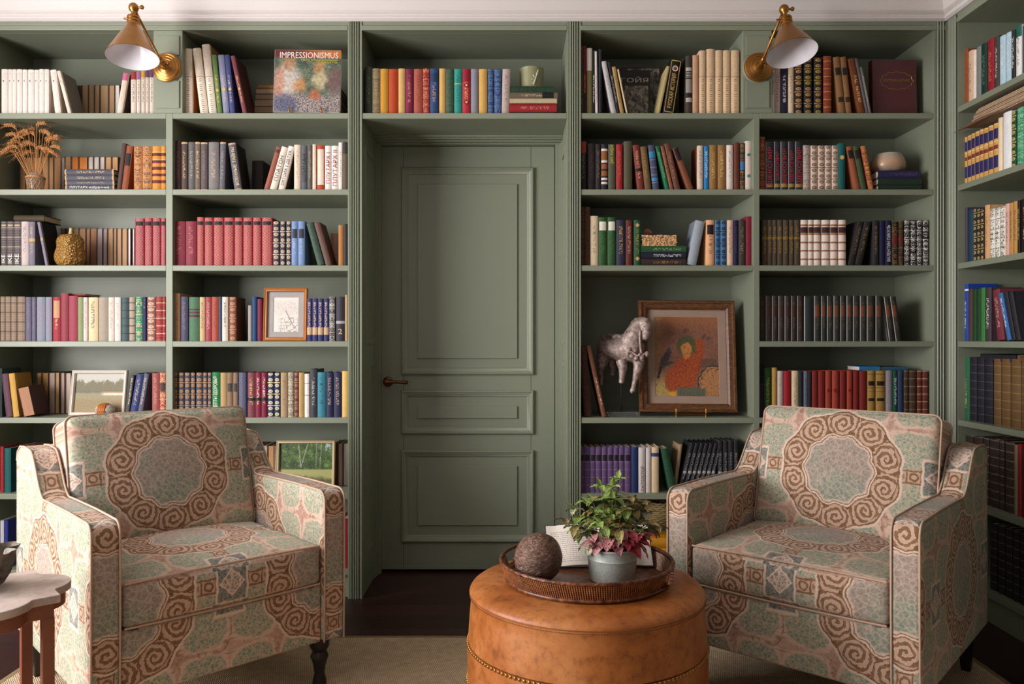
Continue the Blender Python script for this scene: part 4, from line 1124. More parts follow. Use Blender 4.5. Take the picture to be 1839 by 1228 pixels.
# labels: the look first; where several share it, the count from something one can find
cells = {}
for b in BOOKS: cells.setdefault((b['bay'], b['row'], b['desc']), []).append(b)
ORD = ['', 'first', 'second', 'third', 'fourth', 'fifth', 'sixth', 'seventh', 'eighth', 'ninth', 'tenth', 'eleventh', 'twelfth', 'thirteenth']
NUM = ['', 'one', 'two', 'three', 'four', 'five', 'six', 'seven', 'eight', 'nine', 'ten', 'eleven', 'twelve', 'thirteen']
def plural(d):
    for w1 in ('hardback', 'paperback', 'volume', 'classic', 'album', 'book'):
        if w1 in d.split(): return d.replace(w1, w1 + 's', 1)
    return d + 's'
for (by, rw, ds), lst in cells.items():
    bn, ref, rev = BAYN[by]
    where = ('top row ' + bn) if by == 'M' else ROWN[rw] + ', ' + bn
    lst.sort(key=lambda b: b['u0'], reverse=bool(rev))
    for i, b in enumerate(lst):
        if len(lst) == 1: b['label'] = '%s, %s' % (ds, where)
        else:
            b['label'] = '%s from the %s of %s %s, %s' % (ORD[i + 1], ref, NUM[len(lst)], plural(ds), where)
            if len(b['label'].replace('-', ' ').split()) > 15: b['label'] = '%s, %s of %s from %s, %s' % (ds, ORD[i + 1], NUM[len(lst)], ref, where)
            if len(b['label'].replace('-', ' ').split()) > 16: b['label'] = b['label'].replace('framed drawing', 'drawing').replace('dried wheat', 'wheat').replace('horse sculpture', 'horse').replace('maroon cookbook', 'cookbook')
TEXT = []
rest = MB()
for b in BOOKS:
    if not b['solo']:
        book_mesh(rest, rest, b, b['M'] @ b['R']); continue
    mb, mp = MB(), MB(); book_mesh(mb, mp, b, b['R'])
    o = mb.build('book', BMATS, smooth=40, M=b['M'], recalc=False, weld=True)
    tag(o, b['label'], 'book', 'books on the %s of the %s' % (ROWN[b['row']], BAYN[b['bay']][0]) if b['bay'] != 'M' else 'books above the door')
    pg = mp.build('page_block', BMATS, recalc=False); pg.parent = o
    if b['t']:
        s_ = b['t'].replace('_', ' '); h, w_ = b['h'], b['w']; tc = tmat(b['op'].get('tc', 'e8e0d0'))
        pos = float(b['op'].get('tpos', .5)); L = h * (.80 if len(s_) > 5 else .55 if pos == .5 else .3)
        if 'frm' in b['op']: pos, L = .42, h * .62
        if pos in (.78, .22, .16, .3): L = min(L, 2 * h * min(pos, 1 - pos) * .92)
        base = Matrix.Translation((0, -.0011, pos * h)) @ Matrix(((0, -1, 0, 0), (0, 0, -1, 0), (1, 0, 0, 0), (0, 0, 0, 1)))
        if s_ == '2': base = Matrix.Translation((0, -.0011, pos * h)) @ Matrix.Rotation(PI / 2, 4, 'X')
        text_mesh(s_, o, tc, L, w_ * .58, b['R'] @ base)
rb = rest.build('small_books', BMATS, smooth=40, recalc=False, weld=True)
rb['kind'] = 'stuff'; tag(rb, 'smaller half hidden books between and behind the spines on the shelves', 'books')
# ------------------------------------------------------------------ armchairs
def rbox(w, d, h, r, bulge=(0, 0, 0), n=14, M=None, mb=None):
    """soft box centred at the origin: rounded edges, faces swollen by bulge (x, y, z)"""
    mb = mb or MB(); V = {}; vs = []; fs = []
    def vid(p):
        k = (round(p[0], 5), round(p[1], 5), round(p[2], 5))
        if k not in V: V[k] = len(vs); vs.append(p)
        return V[k]
    def cut(t):                      # denser towards the edges
        return math.sin(t * PI / 2)
    hs = (w / 2, d / 2, h / 2)
    for ax in range(3):
        a, b = [(1, 2), (2, 0), (0, 1)][ax]
        for sg in (-1, 1):
            gr = []
            for i in range(n + 1):
                rw = []
                for j in range(n + 1):
                    p = [0, 0, 0]; p[ax] = sg; p[a] = cut(2 * i / n - 1); p[b] = cut(2 * j / n - 1)
                    rw.append(vid(tuple(p)))
                gr.append(rw)
            for i in range(n):
                for j in range(n):
                    f = (gr[i][j], gr[i + 1][j], gr[i + 1][j + 1], gr[i][j + 1]); fs.append(f if sg > 0 else f[::-1])
    out = []
    for p in vs:
        q_ = [p[i] * hs[i] for i in range(3)]; inn = [max(-(hs[i] - r), min(hs[i] - r, q_[i])) for i in range(3)]
        dv = Vector([q_[i] - inn[i] for i in range(3)])
        if dv.length > 1e-9: dv = dv.normalized() * r
        o = Vector(inn) + dv
        for i in range(3):
            a, b = [k for k in range(3) if k != i]
            o[i] += math.copysign(bulge[i], p[i]) * abs(p[i]) * (1 - p[a] ** 2) * (1 - p[b] ** 2) ** .7
        out.append(o)
    return mb.add(out, fs, M=M)
def loop_rect(w, h, r, y, n=6, bul=0):
    pts = []
    for cx, cz, a0 in ((w / 2 - r, h / 2 - r, 0), (-w / 2 + r, h / 2 - r, 90), (-w / 2 + r, -h / 2 + r, 180), (w / 2 - r, -h / 2 + r, 270)):
        for i in range(n + 1):
            a = math.radians(a0 + 90 * i / n); pts.append((cx + r * math.cos(a), y, cz + r * math.sin(a)))
    return pts
def armchair(loc, ang, label):
    """local frame: X across (right arm +X), Y towards the back, front plane at Y = 0"""
    root = local('armchair', Matrix.Translation(loc) @ Matrix.Rotation(ang, 4, 'Z')); tag(root, label, 'armchair', 'patterned armchairs')
    W, Dp, aw, zr, za, zb = .752, .80, .078, .165, .640, .770
    def uv_off(ou, ov):
        def f(p, n):
            ax = max(range(3), key=lambda i: abs(n[i]))
            if ax == 1: return (p.x - ou, p.z - ov)
            if ax == 2: return (p.x - ou, p.y - .30)
            return (p.y - .44, p.z - .40)
        return f
    # side panel profile (y, z): low arm, then the S curve up to the back
    prof = [(.004, zr), (.0, .40)] + [(.0 + .035 * (1 - math.cos(a)), za - .035 + .035 * math.sin(a)) for a in [i * PI / 12 for i in range(7)]]
    prof += [(.2, za + .002), (.38, za), (.47, za - .002)]
    for i in range(1, 11):
        t = i / 10; prof.append((.47 + .16 * t, za + (zb - za) * (3 * t * t - 2 * t ** 3)))
    prof += [(.70, zb + .004), (.755, zb), (.79, zb - .02), (Dp, zb - .05), (Dp, zr)]
    for sg in (-1, 1):
        x0, x1 = (W / 2 - aw, W / 2) if sg > 0 else (-W / 2, -W / 2 + aw)
        m = MB(); m.prism([(y, z) for y, z in prof], x0, x1, 'x')
        o = m.build('arm', M_FABRIC, root, smooth=40, uvfn=uv_off(sg * .335, .45)); bevel(o, .014, 4)
        m = MB()
        for x in (x0 + .004, x1 - .004):
            m.tube([(x, y, z) for y, z in [(p[0] - .001 if p[0] < .05 else p[0], p[1] + (.0 if p[0] < .02 else .0005)) for p in prof[:-1]]], .0031, 8)
        m.build('piping', M_PIPING, o, smooth=60)
    iw = W - 2 * aw - .002
    m = MB(); m.box(-iw / 2, iw / 2, .012, .10, zr, .345); o = m.build('front_rail', M_FABRIC, root, uvfn=uv_off(.30, .38)); bevel(o, .008, 3)
    m = MB(); m.box(-iw / 2, iw / 2, .10, .66, zr + .02, .33); m.build('seat_deck', M_FABRIC, root, uvfn=uv_off(0, 0))
    m = MB(); rbox(iw, .13, zb - zr + .0, .03, (0, .0, 0.012), 10, Matrix.Translation((0, .735, (zb + zr) / 2 )), m)
    m.build('back_frame', M_FABRIC, root, smooth=60, uvfn=uv_off(0, .55))
    # seat cushion
    sh, sd = .125, .60
    m = MB(); rbox(iw - .004, sd, sh, .022, (0, .012, .024), 18, None, m)
    T = Matrix.Translation((0, .305, .348 + sh / 2)); m.v = [T @ p for p in m.v]
    o = m.build('seat_cushion', M_FABRIC, root, smooth=70, uvfn=lambda p, n: (p.x, p.y - .31) if abs(n.z) > .6 else (p.x + .30, p.z - .42))
    m = MB()
    for zz in (.348 + .0035, .348 + sh - .0035):
        pts = []
        for i in range(41):
            t = i / 40 * 2 - 1; pts.append((t * (iw / 2 - .008), .305 - sd / 2 + .0035 - .003 * (1 - t * t), zz + (.004 * (1 - t * t) if zz > .4 else -.002 * (1 - t * t))))
        m.tube(pts, .0031, 8)
    m.build('piping', M_PIPING, o, smooth=60)
    # back cushion, leaning
    ch, ct = .42, .17
    m = MB(); rbox(iw - .01, ct, ch, .028, (0, .028, .008), 18, None, m)
    T = Matrix.Translation((0, .575, .445 + ch / 2)) @ Matrix.Rotation(math.radians(-13), 4, 'X')
    m.v = [T @ p for p in m.v]; Ti = T.inverted()
    o = m.build('back_cushion', M_FABRIC, root, smooth=70, uvfn=lambda p, n: ((Ti @ p).x, (Ti @ p).z - .005))
    m = MB()
    for yy in (-ct / 2 + .020, ct / 2 - .020):
        m.tube([T @ Vector(p) for p in loop_rect(iw - .006, ch + .003, .027, yy, 8)], .0031, 8, closed=True)
    m.build('piping', M_PIPING, o, smooth=60)
    for sx in (-1, 1):
        m = MB(); m.lathe([(.014, .012), (.023, .016), (.021, .03), (.016, .05), (.021, .08), (.029, .103), (.022, .120), (.027, .128), (.032, .138), (.032, .167), (0, .167)], 20, M=Matrix.Translation((sx * .318, .06, 0)))
        m.build('leg', M_BLACKWOOD, root, smooth=45)
        m = MB(); x = sx * .32; m.add([(x - .014, .745, .012), (x + .014, .745, .012), (x + .014, .775, .012), (x - .014, .775, .012), (x - .023, .70, .167), (x + .023, .70, .167), (x + .023, .76, .167), (x - .023, .76, .167)],
              [(0, 3, 2, 1), (4, 5, 6, 7), (0, 1, 5, 4), (1, 2, 6, 5), (2, 3, 7, 6), (3, 0, 4, 7)])
        bevel(m.build('leg', M_BLACKWOOD, root), .003)
    return root
def ctr(corner, ang, sgn):
    # front corner nearest the room's middle -> centre of the front edge
    return Vector((corner[0] + sgn * .376 * math.cos(ang), corner[1] + sgn * .376 * math.sin(ang), 0))
aL = math.radians(43.5); armchair(ctr((-.5375, 2.5536), aL, -1), aL, 'patterned armchair beside the small marble topped side table')
aR = math.radians(-41.5); armchair(ctr((.494, 2.558), aR, 1), aR, 'patterned armchair in the corner beside the side wall bookcase')

# ------------------------------------------------------------------ ottoman and tray
OX, OY, OR = .203, 2.20, .3215
ot = tag(empty('ottoman', (OX, OY, .012)), 'round tan leather ottoman with nailhead bands in front of the door', 'ottoman')
TO = Matrix.Translation((OX, OY, 0))
def side(z):                       # soft bulge of the body
    t = (z - .02) / .415; return OR - .006 + .012 * math.sin(PI * min(1, max(0, t)))
m = MB(); m.lathe([(0, .41), (OR - .01, .41), (OR + .0003, .426), (OR + .0002, .431), (OR - .004, .4375), (OR - .012, .4435), (OR - .025, .4488), (OR - .045, .4525), (OR - .075, .4553), (OR - .12, .457), (OR * .4, .458), (0, .4584)], 120, M=TO); m.build('top', M_LEATHER, ot, smooth=70)
m = MB(); m.lathe([(side(.30), .299)] + [(side(z), z) for z in [.30 + i * .0117 for i in range(10)]] + [(OR - .001, .418), (OR + .0004, .426), (OR - .004, .4275)], 120, M=TO, cap=False); m.build('upper_panel', M_LEATHER, ot, smooth=70)
m = MB(); m.lathe([(side(.03) - .01, .02)] + [(side(z) + .001, z) for z in [.03 + i * .019 for i in range(15)]], 96, M=TO); m.build('lower_panel', M_LEATHER, ot, smooth=50)
m = MB(); m.tube([(OX + (OR + .0002) * math.cos(a), OY + (OR + .0002) * math.sin(a), .4272) for a in [i * 2 * PI / 120 for i in range(120)]], .0013, 8, closed=True)
for i in range(300):
    a = i * 2 * PI / 300; R_ = OR + .0002
    if math.sin(a) < .4: m.box(-.0018, .0018, -.0008, .0008, -.0006, .0006, M=Matrix.Translation((OX + R_ * math.cos(a), OY + R_ * math.sin(a), .4205)) @ Matrix.Rotation(a + PI / 2, 4, 'Z'))
m.build('welt', M_STITCH, ot, smooth=50)
def nails(z):
    m = MB(); n = 150
    for i in range(n):
        a = i * 2 * PI / n; r_ = side(z) + .001
        m.lathe([(.0052, 0), (.0048, .0018), (.003, .0032), (0, .0038)], 10, M=Matrix.Translation((OX + r_ * math.cos(a), OY + r_ * math.sin(a), z)) @ Matrix.Rotation(a, 4, 'Z') @ Matrix.Rotation(PI / 2, 4, 'Y'))
    m.build('nailhead_band', M_BRASS, ot, smooth=50)
nails(.292); nails(.192)
for sx, sy in ((.2, .2), (-.2, .2), (.2, -.2), (-.2, -.2)):
    m = MB(); m.lathe([(.02, .0125), (.025, .03), (0, .03)], 16, M=Matrix.Translation((OX + sx, OY + sy, 0))); m.build('foot', M_BLACKWOOD, ot, smooth=40)
TX, TY, TZ = .2035, 2.205, .4585
tr = tag(empty('wicker_tray', (TX, TY, TZ)), 'round brown wicker tray with handle openings on the leather ottoman', 'tray')
TT = Matrix.Translation((TX, TY, TZ))
m = MB(); m.lathe([(0, .001), (.21, .001), (.214, .004), (.21, .007), (0, .007)], 96, M=TT, fn=lambda r, z, a: r); o = m.build('tray_base', M_WICKER, tr, smooth=40)
def hole(a):
    a = (a + PI) % (2 * PI) - PI; k = 0
    for c_ in (2.70, -.44):
        d_ = abs((a - c_ + PI) % (2 * PI) - PI)
        if d_ < .20: k = max(k, math.cos(d_ / .20 * PI / 2) ** .4)
    return k
m = MB(); nA, nZ = 1000, 27; vs = []; fs = []
for sgn in (1, -1):
    for i in range(nZ + 1):
        t = i / nZ
        for j in range(nA):
            a = 2 * PI * j / nA; top = .047 - .034 * hole(a); z = .002 + t * (top - .002)
            wv = (abs(math.sin(a * 120 + t * 3.0)) * .0024 - .0012) * (.45 + .55 * abs(math.sin(t * 9 * PI))) 
            r_ = .218 + .016 * t + sgn * (.0035 + wv); vs.append((r_ * math.cos(a), r_ * math.sin(a), z))
st = (nZ + 1) * nA
for sgn in range(2):
    for i in range(nZ):
        for j in range(nA):
            a = sgn * st + i * nA + j; b = sgn * st + i * nA + (j + 1) % nA; f = (a, b, b + nA, a + nA); fs.append(f if sgn == 0 else f[::-1])
for j in range(nA):
    a = nZ * nA + j; b = nZ * nA + (j + 1) % nA; fs.append((a, b, st + b, st + a)); a = j; b = (j + 1) % nA; fs.append((a, st + a, st + b, b))
g = G('woven_rattan'); x, y, z = g.sep(g.coord()); an = g.at2(y - TY, x - TX)
cl = g.abs(g.sin(an * 120.0 + (z - TZ) * 64.0)); rwv = g.abs(g.sin((z - TZ) * 600.0)); nn = g.noise(g.coord(), 60, 3)
M_WEAVE = g.out(g.ramp(cl * (rwv * .45 + .55) * .8 + (nn - .5) * .5, [(.15, lin('180a06')), (.4, lin('5c3018')), (.62, lin('8c5430')), (.85, lin('b8804c'))]), .35)
m.add(vs, fs, M=TT); m.build('woven_wall', M_WEAVE, tr, smooth=60, recalc=False)
m = MB(); N_ = 200
def rimp(i, k):
    a = 2 * PI * i / N_; return (TX + (.2365 + .0032 * math.cos(k + i * .9)) * math.cos(a), TY + (.2365 + .0032 * math.cos(k + i * .9)) * math.sin(a), TZ + .0515 + .0032 * math.sin(k + i * .9))
m.tube([(TX + .2365 * math.cos(2 * PI * i / N_), TY + .2365 * math.sin(2 * PI * i / N_), TZ + .0515) for i in range(N_)], .0048, 10, closed=True)
for k in (0, PI): m.tube([rimp(i, k) for i in range(N_)], .0026, 6, closed=True)
m.build('rim', M_WICKER, tr, smooth=60)
m = MB(); m.tube([(TX + .222 * math.cos(2 * PI * i / N_), TY + .222 * math.sin(2 * PI * i / N_), TZ + .0055) for i in range(N_)], .0055, 8, closed=True); m.build('foot_ring', M_WICKER, tr, smooth=60)

def blob(name, mat, c, r, sub=5, fn=None, rot=None, smooth=180):
    bm = bmesh.new(); bmesh.ops.create_icosphere(bm, subdivisions=sub, radius=1)
    for v in bm.verts:
        p = v.co.copy(); k = fn(p) if fn else 1.0; p = p * k; p = Vector((p.x * r[0], p.y * r[1], p.z * r[2]))
        v.co = (rot @ p) if rot else p
    me = bpy.data.meshes.new(name); bm.to_mesh(me); bm.free(); me.materials.append(mat); me.polygons.foreach_set('use_smooth', [True] * len(me.polygons))
    o = bpy.data.objects.new(name, me); COL.objects.link(o); o.location = c; return o
def m_husk():
    g = G('carved_brown_husk'); v = g.coord(); x, y, z = g.sep(v)
    n = g.noise(g.vec(x * 1.0, y * 1.0, z * 2.4), 70, 4, 0.6, 1.0)
    c = g.ramp(n, [(0.3, lin('3a2822')), (0.5, lin('6a4c3c')), (0.75, lin('9c7c6c'))]); g.bump(n, 1.0, 0.006); return g.out(c, 0.36)
st_ = blob('husk_ball', m_husk(), (.0685, 2.135, .4665 + .0645), (.064, .064, .0675), 5, lambda p: 1 + .02 * noise.noise(p * 2) + .012 * noise.noise(p * 9), Matrix.Rotation(.25, 3, 'Y'))
tag(st_, 'dark brown wrinkled husk ball standing in the wicker tray', 'ornament')
# open book leaning at the rear of the tray
ob = local('open_book', Matrix.Translation((.250, 2.262, .4685)) @ Matrix.Rotation(math.radians(3), 4, 'Z') @ Matrix.Rotation(math.radians(-38), 4, 'X')); tag(ob, 'open book with a vase picture standing behind the potted plant', 'book')
def m_print():
    g = G('printed_page'); x, y, z = g.sep(g.coord('UV')); ln = g.ss(.2, .35, g.abs(g.fr(y * 170.0) - .5)); wd = g.ss(.42, .5, g.noise(g.vec(x * 300.0, g.m('FLOOR', y * 170.0) * 7.0), 1.0, 1))
    box = g.lt(g.abs(x + .080), .058) * g.lt(g.abs(y - .062), .048); pic = g.max(g.lt(g.hyp(x + .018, (y - .045) * .8), .024), g.lt(g.max(g.abs(x + .018), g.abs(y - .075)), .010))
    c = g.mix(ln * wd * box * .55 * g.lt(x, -.018), lin('ddd4c8'), lin('3a3430')); c = g.mix(pic * g.lt(x, .0), c, lin('a0583a'))
    return g.out(c, .7)
M_PRINT = m_print(); M_NAVY = simple('navy_boards', '1c2436', .5)
for sg in (-1, 1):
    m = MB(); k = 12; vs = []; uv = []
    pr = [(sg * .150 * i / k, -.004 - .016 * math.sin(PI * min(1, i / k * 1.15 + .05)) ** .8 * (1 - .55 * i / k)) for i in range(k + 1)]
    n = k + 1
    for (x, y) in pr: vs += [(x, y, .004), (x, y, .128)]
    for (x, y) in pr: vs += [(x * .985, -.001, .004), (x * .985, -.001, .128)]
    fs = []; uvs = []
    for i in range(k):
        fs.append((2 * i, 2 * i + 2, 2 * i + 3, 2 * i + 1)); uvs.append([(vs[j][0], vs[j][2]) for j in fs[-1]])
        fs.append((2 * n + 2 * i, 2 * n + 2 * i + 1, 2 * n + 2 * i + 3, 2 * n + 2 * i + 2)); uvs.append([(1, 1)] * 4)
        for e in (0, 1): fs.append((2 * i + e, 2 * i + 2 + e, 2 * n + 2 * i + 2 + e, 2 * n + 2 * i + e)); uvs.append([(1, 1)] * 4)
    fs.append((2 * k, 2 * k + 1, 2 * n + 2 * k + 1, 2 * n + 2 * k)); uvs.append([(1, 1)] * 4)
    m.add(vs, fs, uvs=uvs); m.build('page_block', M_PRINT, ob, smooth=40)
m = MB(); m.box(-.154, .154, 0, .003, 0, .132); bevel(m.build('cover', M_NAVY, ob), .001)
# potted plant
PXc, PYc, PZc = .2700, 2.165, .4665
pp = tag(empty('potted_plant', (PXc, PYc, PZc)), 'speckled pink and green leafy plant in a galvanised pot on the tray', 'plant')
TP = Matrix.Translation((PXc, PYc, PZc))
def m_zinc():
    g = G('galvanised_zinc'); v = g.coord(); n = g.voro(v, 130); s_ = g.noise(v, 30, 3)
    c = g.mix(n * .5 + s_ * .5, lin('909890'), lin('bec6bc')); return g.out(c, .5, .15)
m = MB(); m.lathe([(.0, .0), (.058, .0), (.061, .003), (.0665, .055), (.0685, .060), (.0665, .064), (.0695, .084), (.0725, .086), (.0728, .0905), (.0700, .0915), (.067, .088), (.064, .06), (0, .06)], 56, M=TP); m.build('pot', m_zinc(), pp, smooth=45)
m = MB(); m.lathe([(0, .078), (.03, .079), (.0645, .076), (.0635, .07), (0, .07)], 24, M=TP); m.build('soil', simple('potting_soil', '2a1c14', .95, 0, .3, 120, .8, 200), pp, smooth=60)
def m_leaf(name, base, spot, dark):
    g = G(name); x, y, z = g.sep(g.coord('UV')); v = g.coord()
    sp = g.ss(.42, .56, g.noise(v, 330, 2, .6)); vein = g.max(g.ss(.06, .02, g.abs(x)), g.ss(.1, .04, g.abs(g.fr(y * 5.0 - g.abs(x) * 1.6) - .5)) * .5)
    c = g.mix(sp, lin(base), lin(spot)); c = g.mix(vein * .6, c, lin(dark)); ed = g.ss(.75, 1.0, g.abs(x)); c = g.mix(ed * .5, c, lin(dark))
    g.b.inputs['Subsurface Weight'].default_value = 0.0
    g.bump(vein, .4, .001)
    return g.out(c, .45)
ML = [m_leaf('green_leaf', '5e7c34', '9cb060', '42602a'), m_leaf('olive_leaf', '6c6a38', 'a8945c', '4a3a24'), m_leaf('pink_leaf', '6a4a42', 'd08a90', '5a2c30'), m_leaf('red_leaf', 'a8303c', 'd0606c', '6c2028'), m_leaf('pale_leaf', '7a8c5c', 'd4c8b0', '5a6438')]
def leaf(mb, base, dirv, L, Wd, m, curl=.5, up=Vector((0, 0, 1)), roll=0):
    d_ = dirv.normalized(); s_ = d_.cross(up)
    if s_.length < 1e-3: s_ = Vector((1, 0, 0))
    s_.normalize(); nrm = s_.cross(d_).normalized(); s_ = (s_ * math.cos(roll) + nrm * math.sin(roll)); nrm = s_.cross(d_).normalized()
    vs = []; fs = []; uvs = []; n = 7; pos = Vector(base); ang = 0
    P_ = []
    for i in range(n + 1):
        t = i / n; wd = Wd * (math.sin(PI * t ** .8) ** .85) * (1 - .25 * t) if 0 < t < 1 else .0006
        if i: ang += curl / n; pos = pos + (d_ * math.cos(ang) - nrm * math.sin(ang)) * (L / n)
        up_ = nrm * math.cos(ang) + d_ * math.sin(ang)
        for k in (-1, -.5, 0, .5, 1): vs.append(pos + s_ * (k * wd) + up_ * (abs(k) * wd * .35 + .0012 * math.sin(t * 20 + k * 3)))
    for i in range(n):
        for k in range(4):
            a = i * 5 + k; fs.append((a, a + 1, a + 6, a + 5)); uvs.append([(-1 + .5 * k, i / n), (-.5 + .5 * k, i / n), (-.5 + .5 * k, (i + 1) / n), (-1 + .5 * k, (i + 1) / n)])
    mb.add(vs, fs, m, uvs=uvs)
rp = random.Random(21); lm = MB(); sm = MB(); top0 = Vector((PXc, PYc, PZc + .082))
stems = [(-.10, .03, .10, 0), (-.07, -.02, .13, 0), (-.03, .03, .165, 0), (.0, -.01, .17, 0), (.02, .03, .185, 0), (.05, .0, .14, 1), (.085, .02, .12, 1), (.10, -.02, .07, 1), (-.125, .0, .075, 1), (-.02, -.05, .05, 2), (.03, -.06, .04, 3), (.055, -.05, .03, 3), (-.055, -.05, .03, 2), (-.08, -.02, .05, 4), (.0, .06, .13, 0), (.06, .05, .11, 1), (-.05, .05, .12, 0), (.08, -.045, .05, 3), (-.01, -.03, .10, 0), (.025, -.035, .11, 1), (-.04, -.04, .08, 0), (.10, .03, .09, 4), (.12, .0, .06, 1), (.0, .0, .13, 0), (.015, -.06, .075, 1), (-.09, .02, .05, 0)]
for (dx, dy, hz, kind) in stems:
    e = top0 + Vector((dx, dy, hz)); b_ = top0 + Vector((dx * .25, dy * .4, 0)); mid = (b_ + e) / 2 + Vector((-dx * .12, 0, hz * .16))
    pts = []
    for i in range(9):
        t = i / 8; pts.append(b_ * (1 - t) ** 2 + mid * 2 * t * (1 - t) + e * t * t)
    sm.tube(pts, [.0019 - .0009 * i / 8 for i in range(9)], 6)
    nn = 3 if hz > .07 else 2
    for lv in range(nn):
        p = pts[8 - lv * 2]; a0 = rp.random() * 6.28
        for q_ in range(4 if lv == 0 else 3):
            a = a0 + q_ * 2 * PI / (4 if lv == 0 else 3) + rp.uniform(-.3, .3); up_ = rp.uniform(.0, .5) if lv == 0 else rp.uniform(-.15, .25)
            L = rp.uniform(.034, .05) * (1.15 if lv else .85); kd = kind
            if kind in (0, 1) and rp.random() < .25: kd = rp.choice((0, 1, 4))
            leaf(lm, p, Vector((math.cos(a), math.sin(a), up_)), L, L * .32, kd, rp.uniform(.3, 1.1), roll=rp.uniform(-.3, .3))
    if kind == 0: leaf(lm, e, Vector((dx * .5, dy, .05)), .03, .009, 0, .3)
for (dx, dy, hz, kd, L) in ((-.045, -.062, .022, 2, .052), (-.02, -.07, .03, 2, .058), (.005, -.072, .012, 2, .05), (.03, -.07, .028, 3, .05), (.055, -.062, .012, 3, .052), (.075, -.05, .022, 3, .05), (-.068, -.045, .018, 4, .05), (-.06, -.05, .038, 2, .046), (.045, -.06, .045, 3, .048), (.018, -.06, .05, 2, .048), (-.03, -.055, .05, 4, .046), (.085, -.03, .01, 3, .055), (-.08, -.02, .012, 4, .05), (.0, -.065, .04, 2, .05)):
    p = top0 + Vector((dx * .7, dy * .7, hz + .012)); leaf(lm, p, Vector((dx * 9, dy * 9, rp.uniform(-.5, .1))), L, L * .36, kd, rp.uniform(.5, 1.2), roll=rp.uniform(-.4, .4))
    sm.tube([top0 + Vector((dx * .3, dy * .3, -.002)), p], .0012, 5)
lm.build('foliage', ML, pp, smooth=80, recalc=False); sm.build('stems', simple('leaf_stem', '6c6438', .6), pp, smooth=60)

# ------------------------------------------------------------------ side table and shell
SX, SY, SZ = -1.212, 1.812, .540
stb = tag(empty('side_table', (SX, SY, 0)), 'small wooden side table with lobed marble top beside the armchair', 'table')
def quatre(R_, inset=0.0):
    """square with its corners on the axes, a round lobe on every side"""
    hf = .134 - inset * .9; cd, ra = .098, .086 - inset; ts = sorted([i * 2 * PI / 160 for i in range(160)])
    pts = []
    for t in ts:
        u = (t % (PI / 2)) - PI / 4; r_ = hf / math.cos(u)
        dsc = ra * ra - (cd * math.sin(u)) ** 2
        if dsc > 0: r_ = max(r_, cd * math.cos(u) + math.sqrt(dsc))
        pts.append((r_ * math.cos(t), r_ * math.sin(t)))
    return pts
def m_marble():
    g = G('worn_marble'); v = g.coord(); n = g.noise(v, 9, 5, .65, .8); s_ = g.noise(v, 60, 4)
    c = g.ramp(n, [(.3, lin('8c7a74')), (.5, lin('b4a49c')), (.7, lin('c8bcb4'))]); return g.out(g.mul(c, s_ * .4 + .8), .28)
M_WOODT = simple('reddish_wood', '7c4630', .45, 0, .3, 16)
TS = Matrix.Translation((SX, SY, 0)) @ Matrix.Rotation(math.radians(-3), 4, 'Z')
m = MB(); m.prism([tuple(p) for p in quatre(0)], SZ - .018, SZ, 'z', M=TS); o = m.build('table_top', m_marble(), stb, smooth=50); bevel(o, .002, 2)
m = MB(); m.prism([tuple(p) for p in quatre(0, .012)], SZ - .052, SZ - .0185, 'z', M=TS); bevel(m.build('apron', M_WOODT, stb), .002)
for k in range(4):
    a = k * PI / 2; m = MB(); m.box(-.0125, .0125, -.0125, .0125, 0.0125 if True else 0, SZ - .05, M=TS @ Matrix.Rotation(a, 4, 'Z') @ Matrix.Translation((.158, 0, 0)) @ Matrix.Rotation(PI / 4, 4, 'Z')); bevel(m.build('leg', M_WOODT, stb), .002)
m = MB(); m.box(-.15, .15, -.008, .008, .14, .155, M=TS); m.box(-.008, .008, -.15, .15, .14, .155, M=TS); m.build('stretcher', M_WOODT, stb)
def m_coral():
    g = G('crusty_shell'); v = g.coord(); n = g.noise(v, 55, 5, .7); c = g.ramp(n, [(.3, lin('2a201c')), (.5, lin('6c5c4c')), (.62, lin('5c6c64')), (.75, lin('b09878'))]); g.bump(n, 1.0, .006); return g.out(c, .5)
m = MB()
def shf(r, z, a): return r * (1 + .18 * math.sin(5 * a + z * 30) + .10 * math.sin(11 * a))
m.lathe([(0, .0), (.028, .001), (.04, .012), (.052, .035), (.062, .06), (.071, .083), (.074, .089), (.066, .085), (.045, .045), (.02, .02), (0, .018)], 60, fn=shf, M=Matrix.Translation((-1.232, 1.842, SZ + .001)) @ Matrix.Rotation(.0, 4, 'Y'))
sh_ = m.build('ruffled_shell', m_coral(), loc=(-1.232, 1.842, SZ), smooth=60); tag(sh_, 'crusty ruffled shell standing on the marble side table', 'shell')

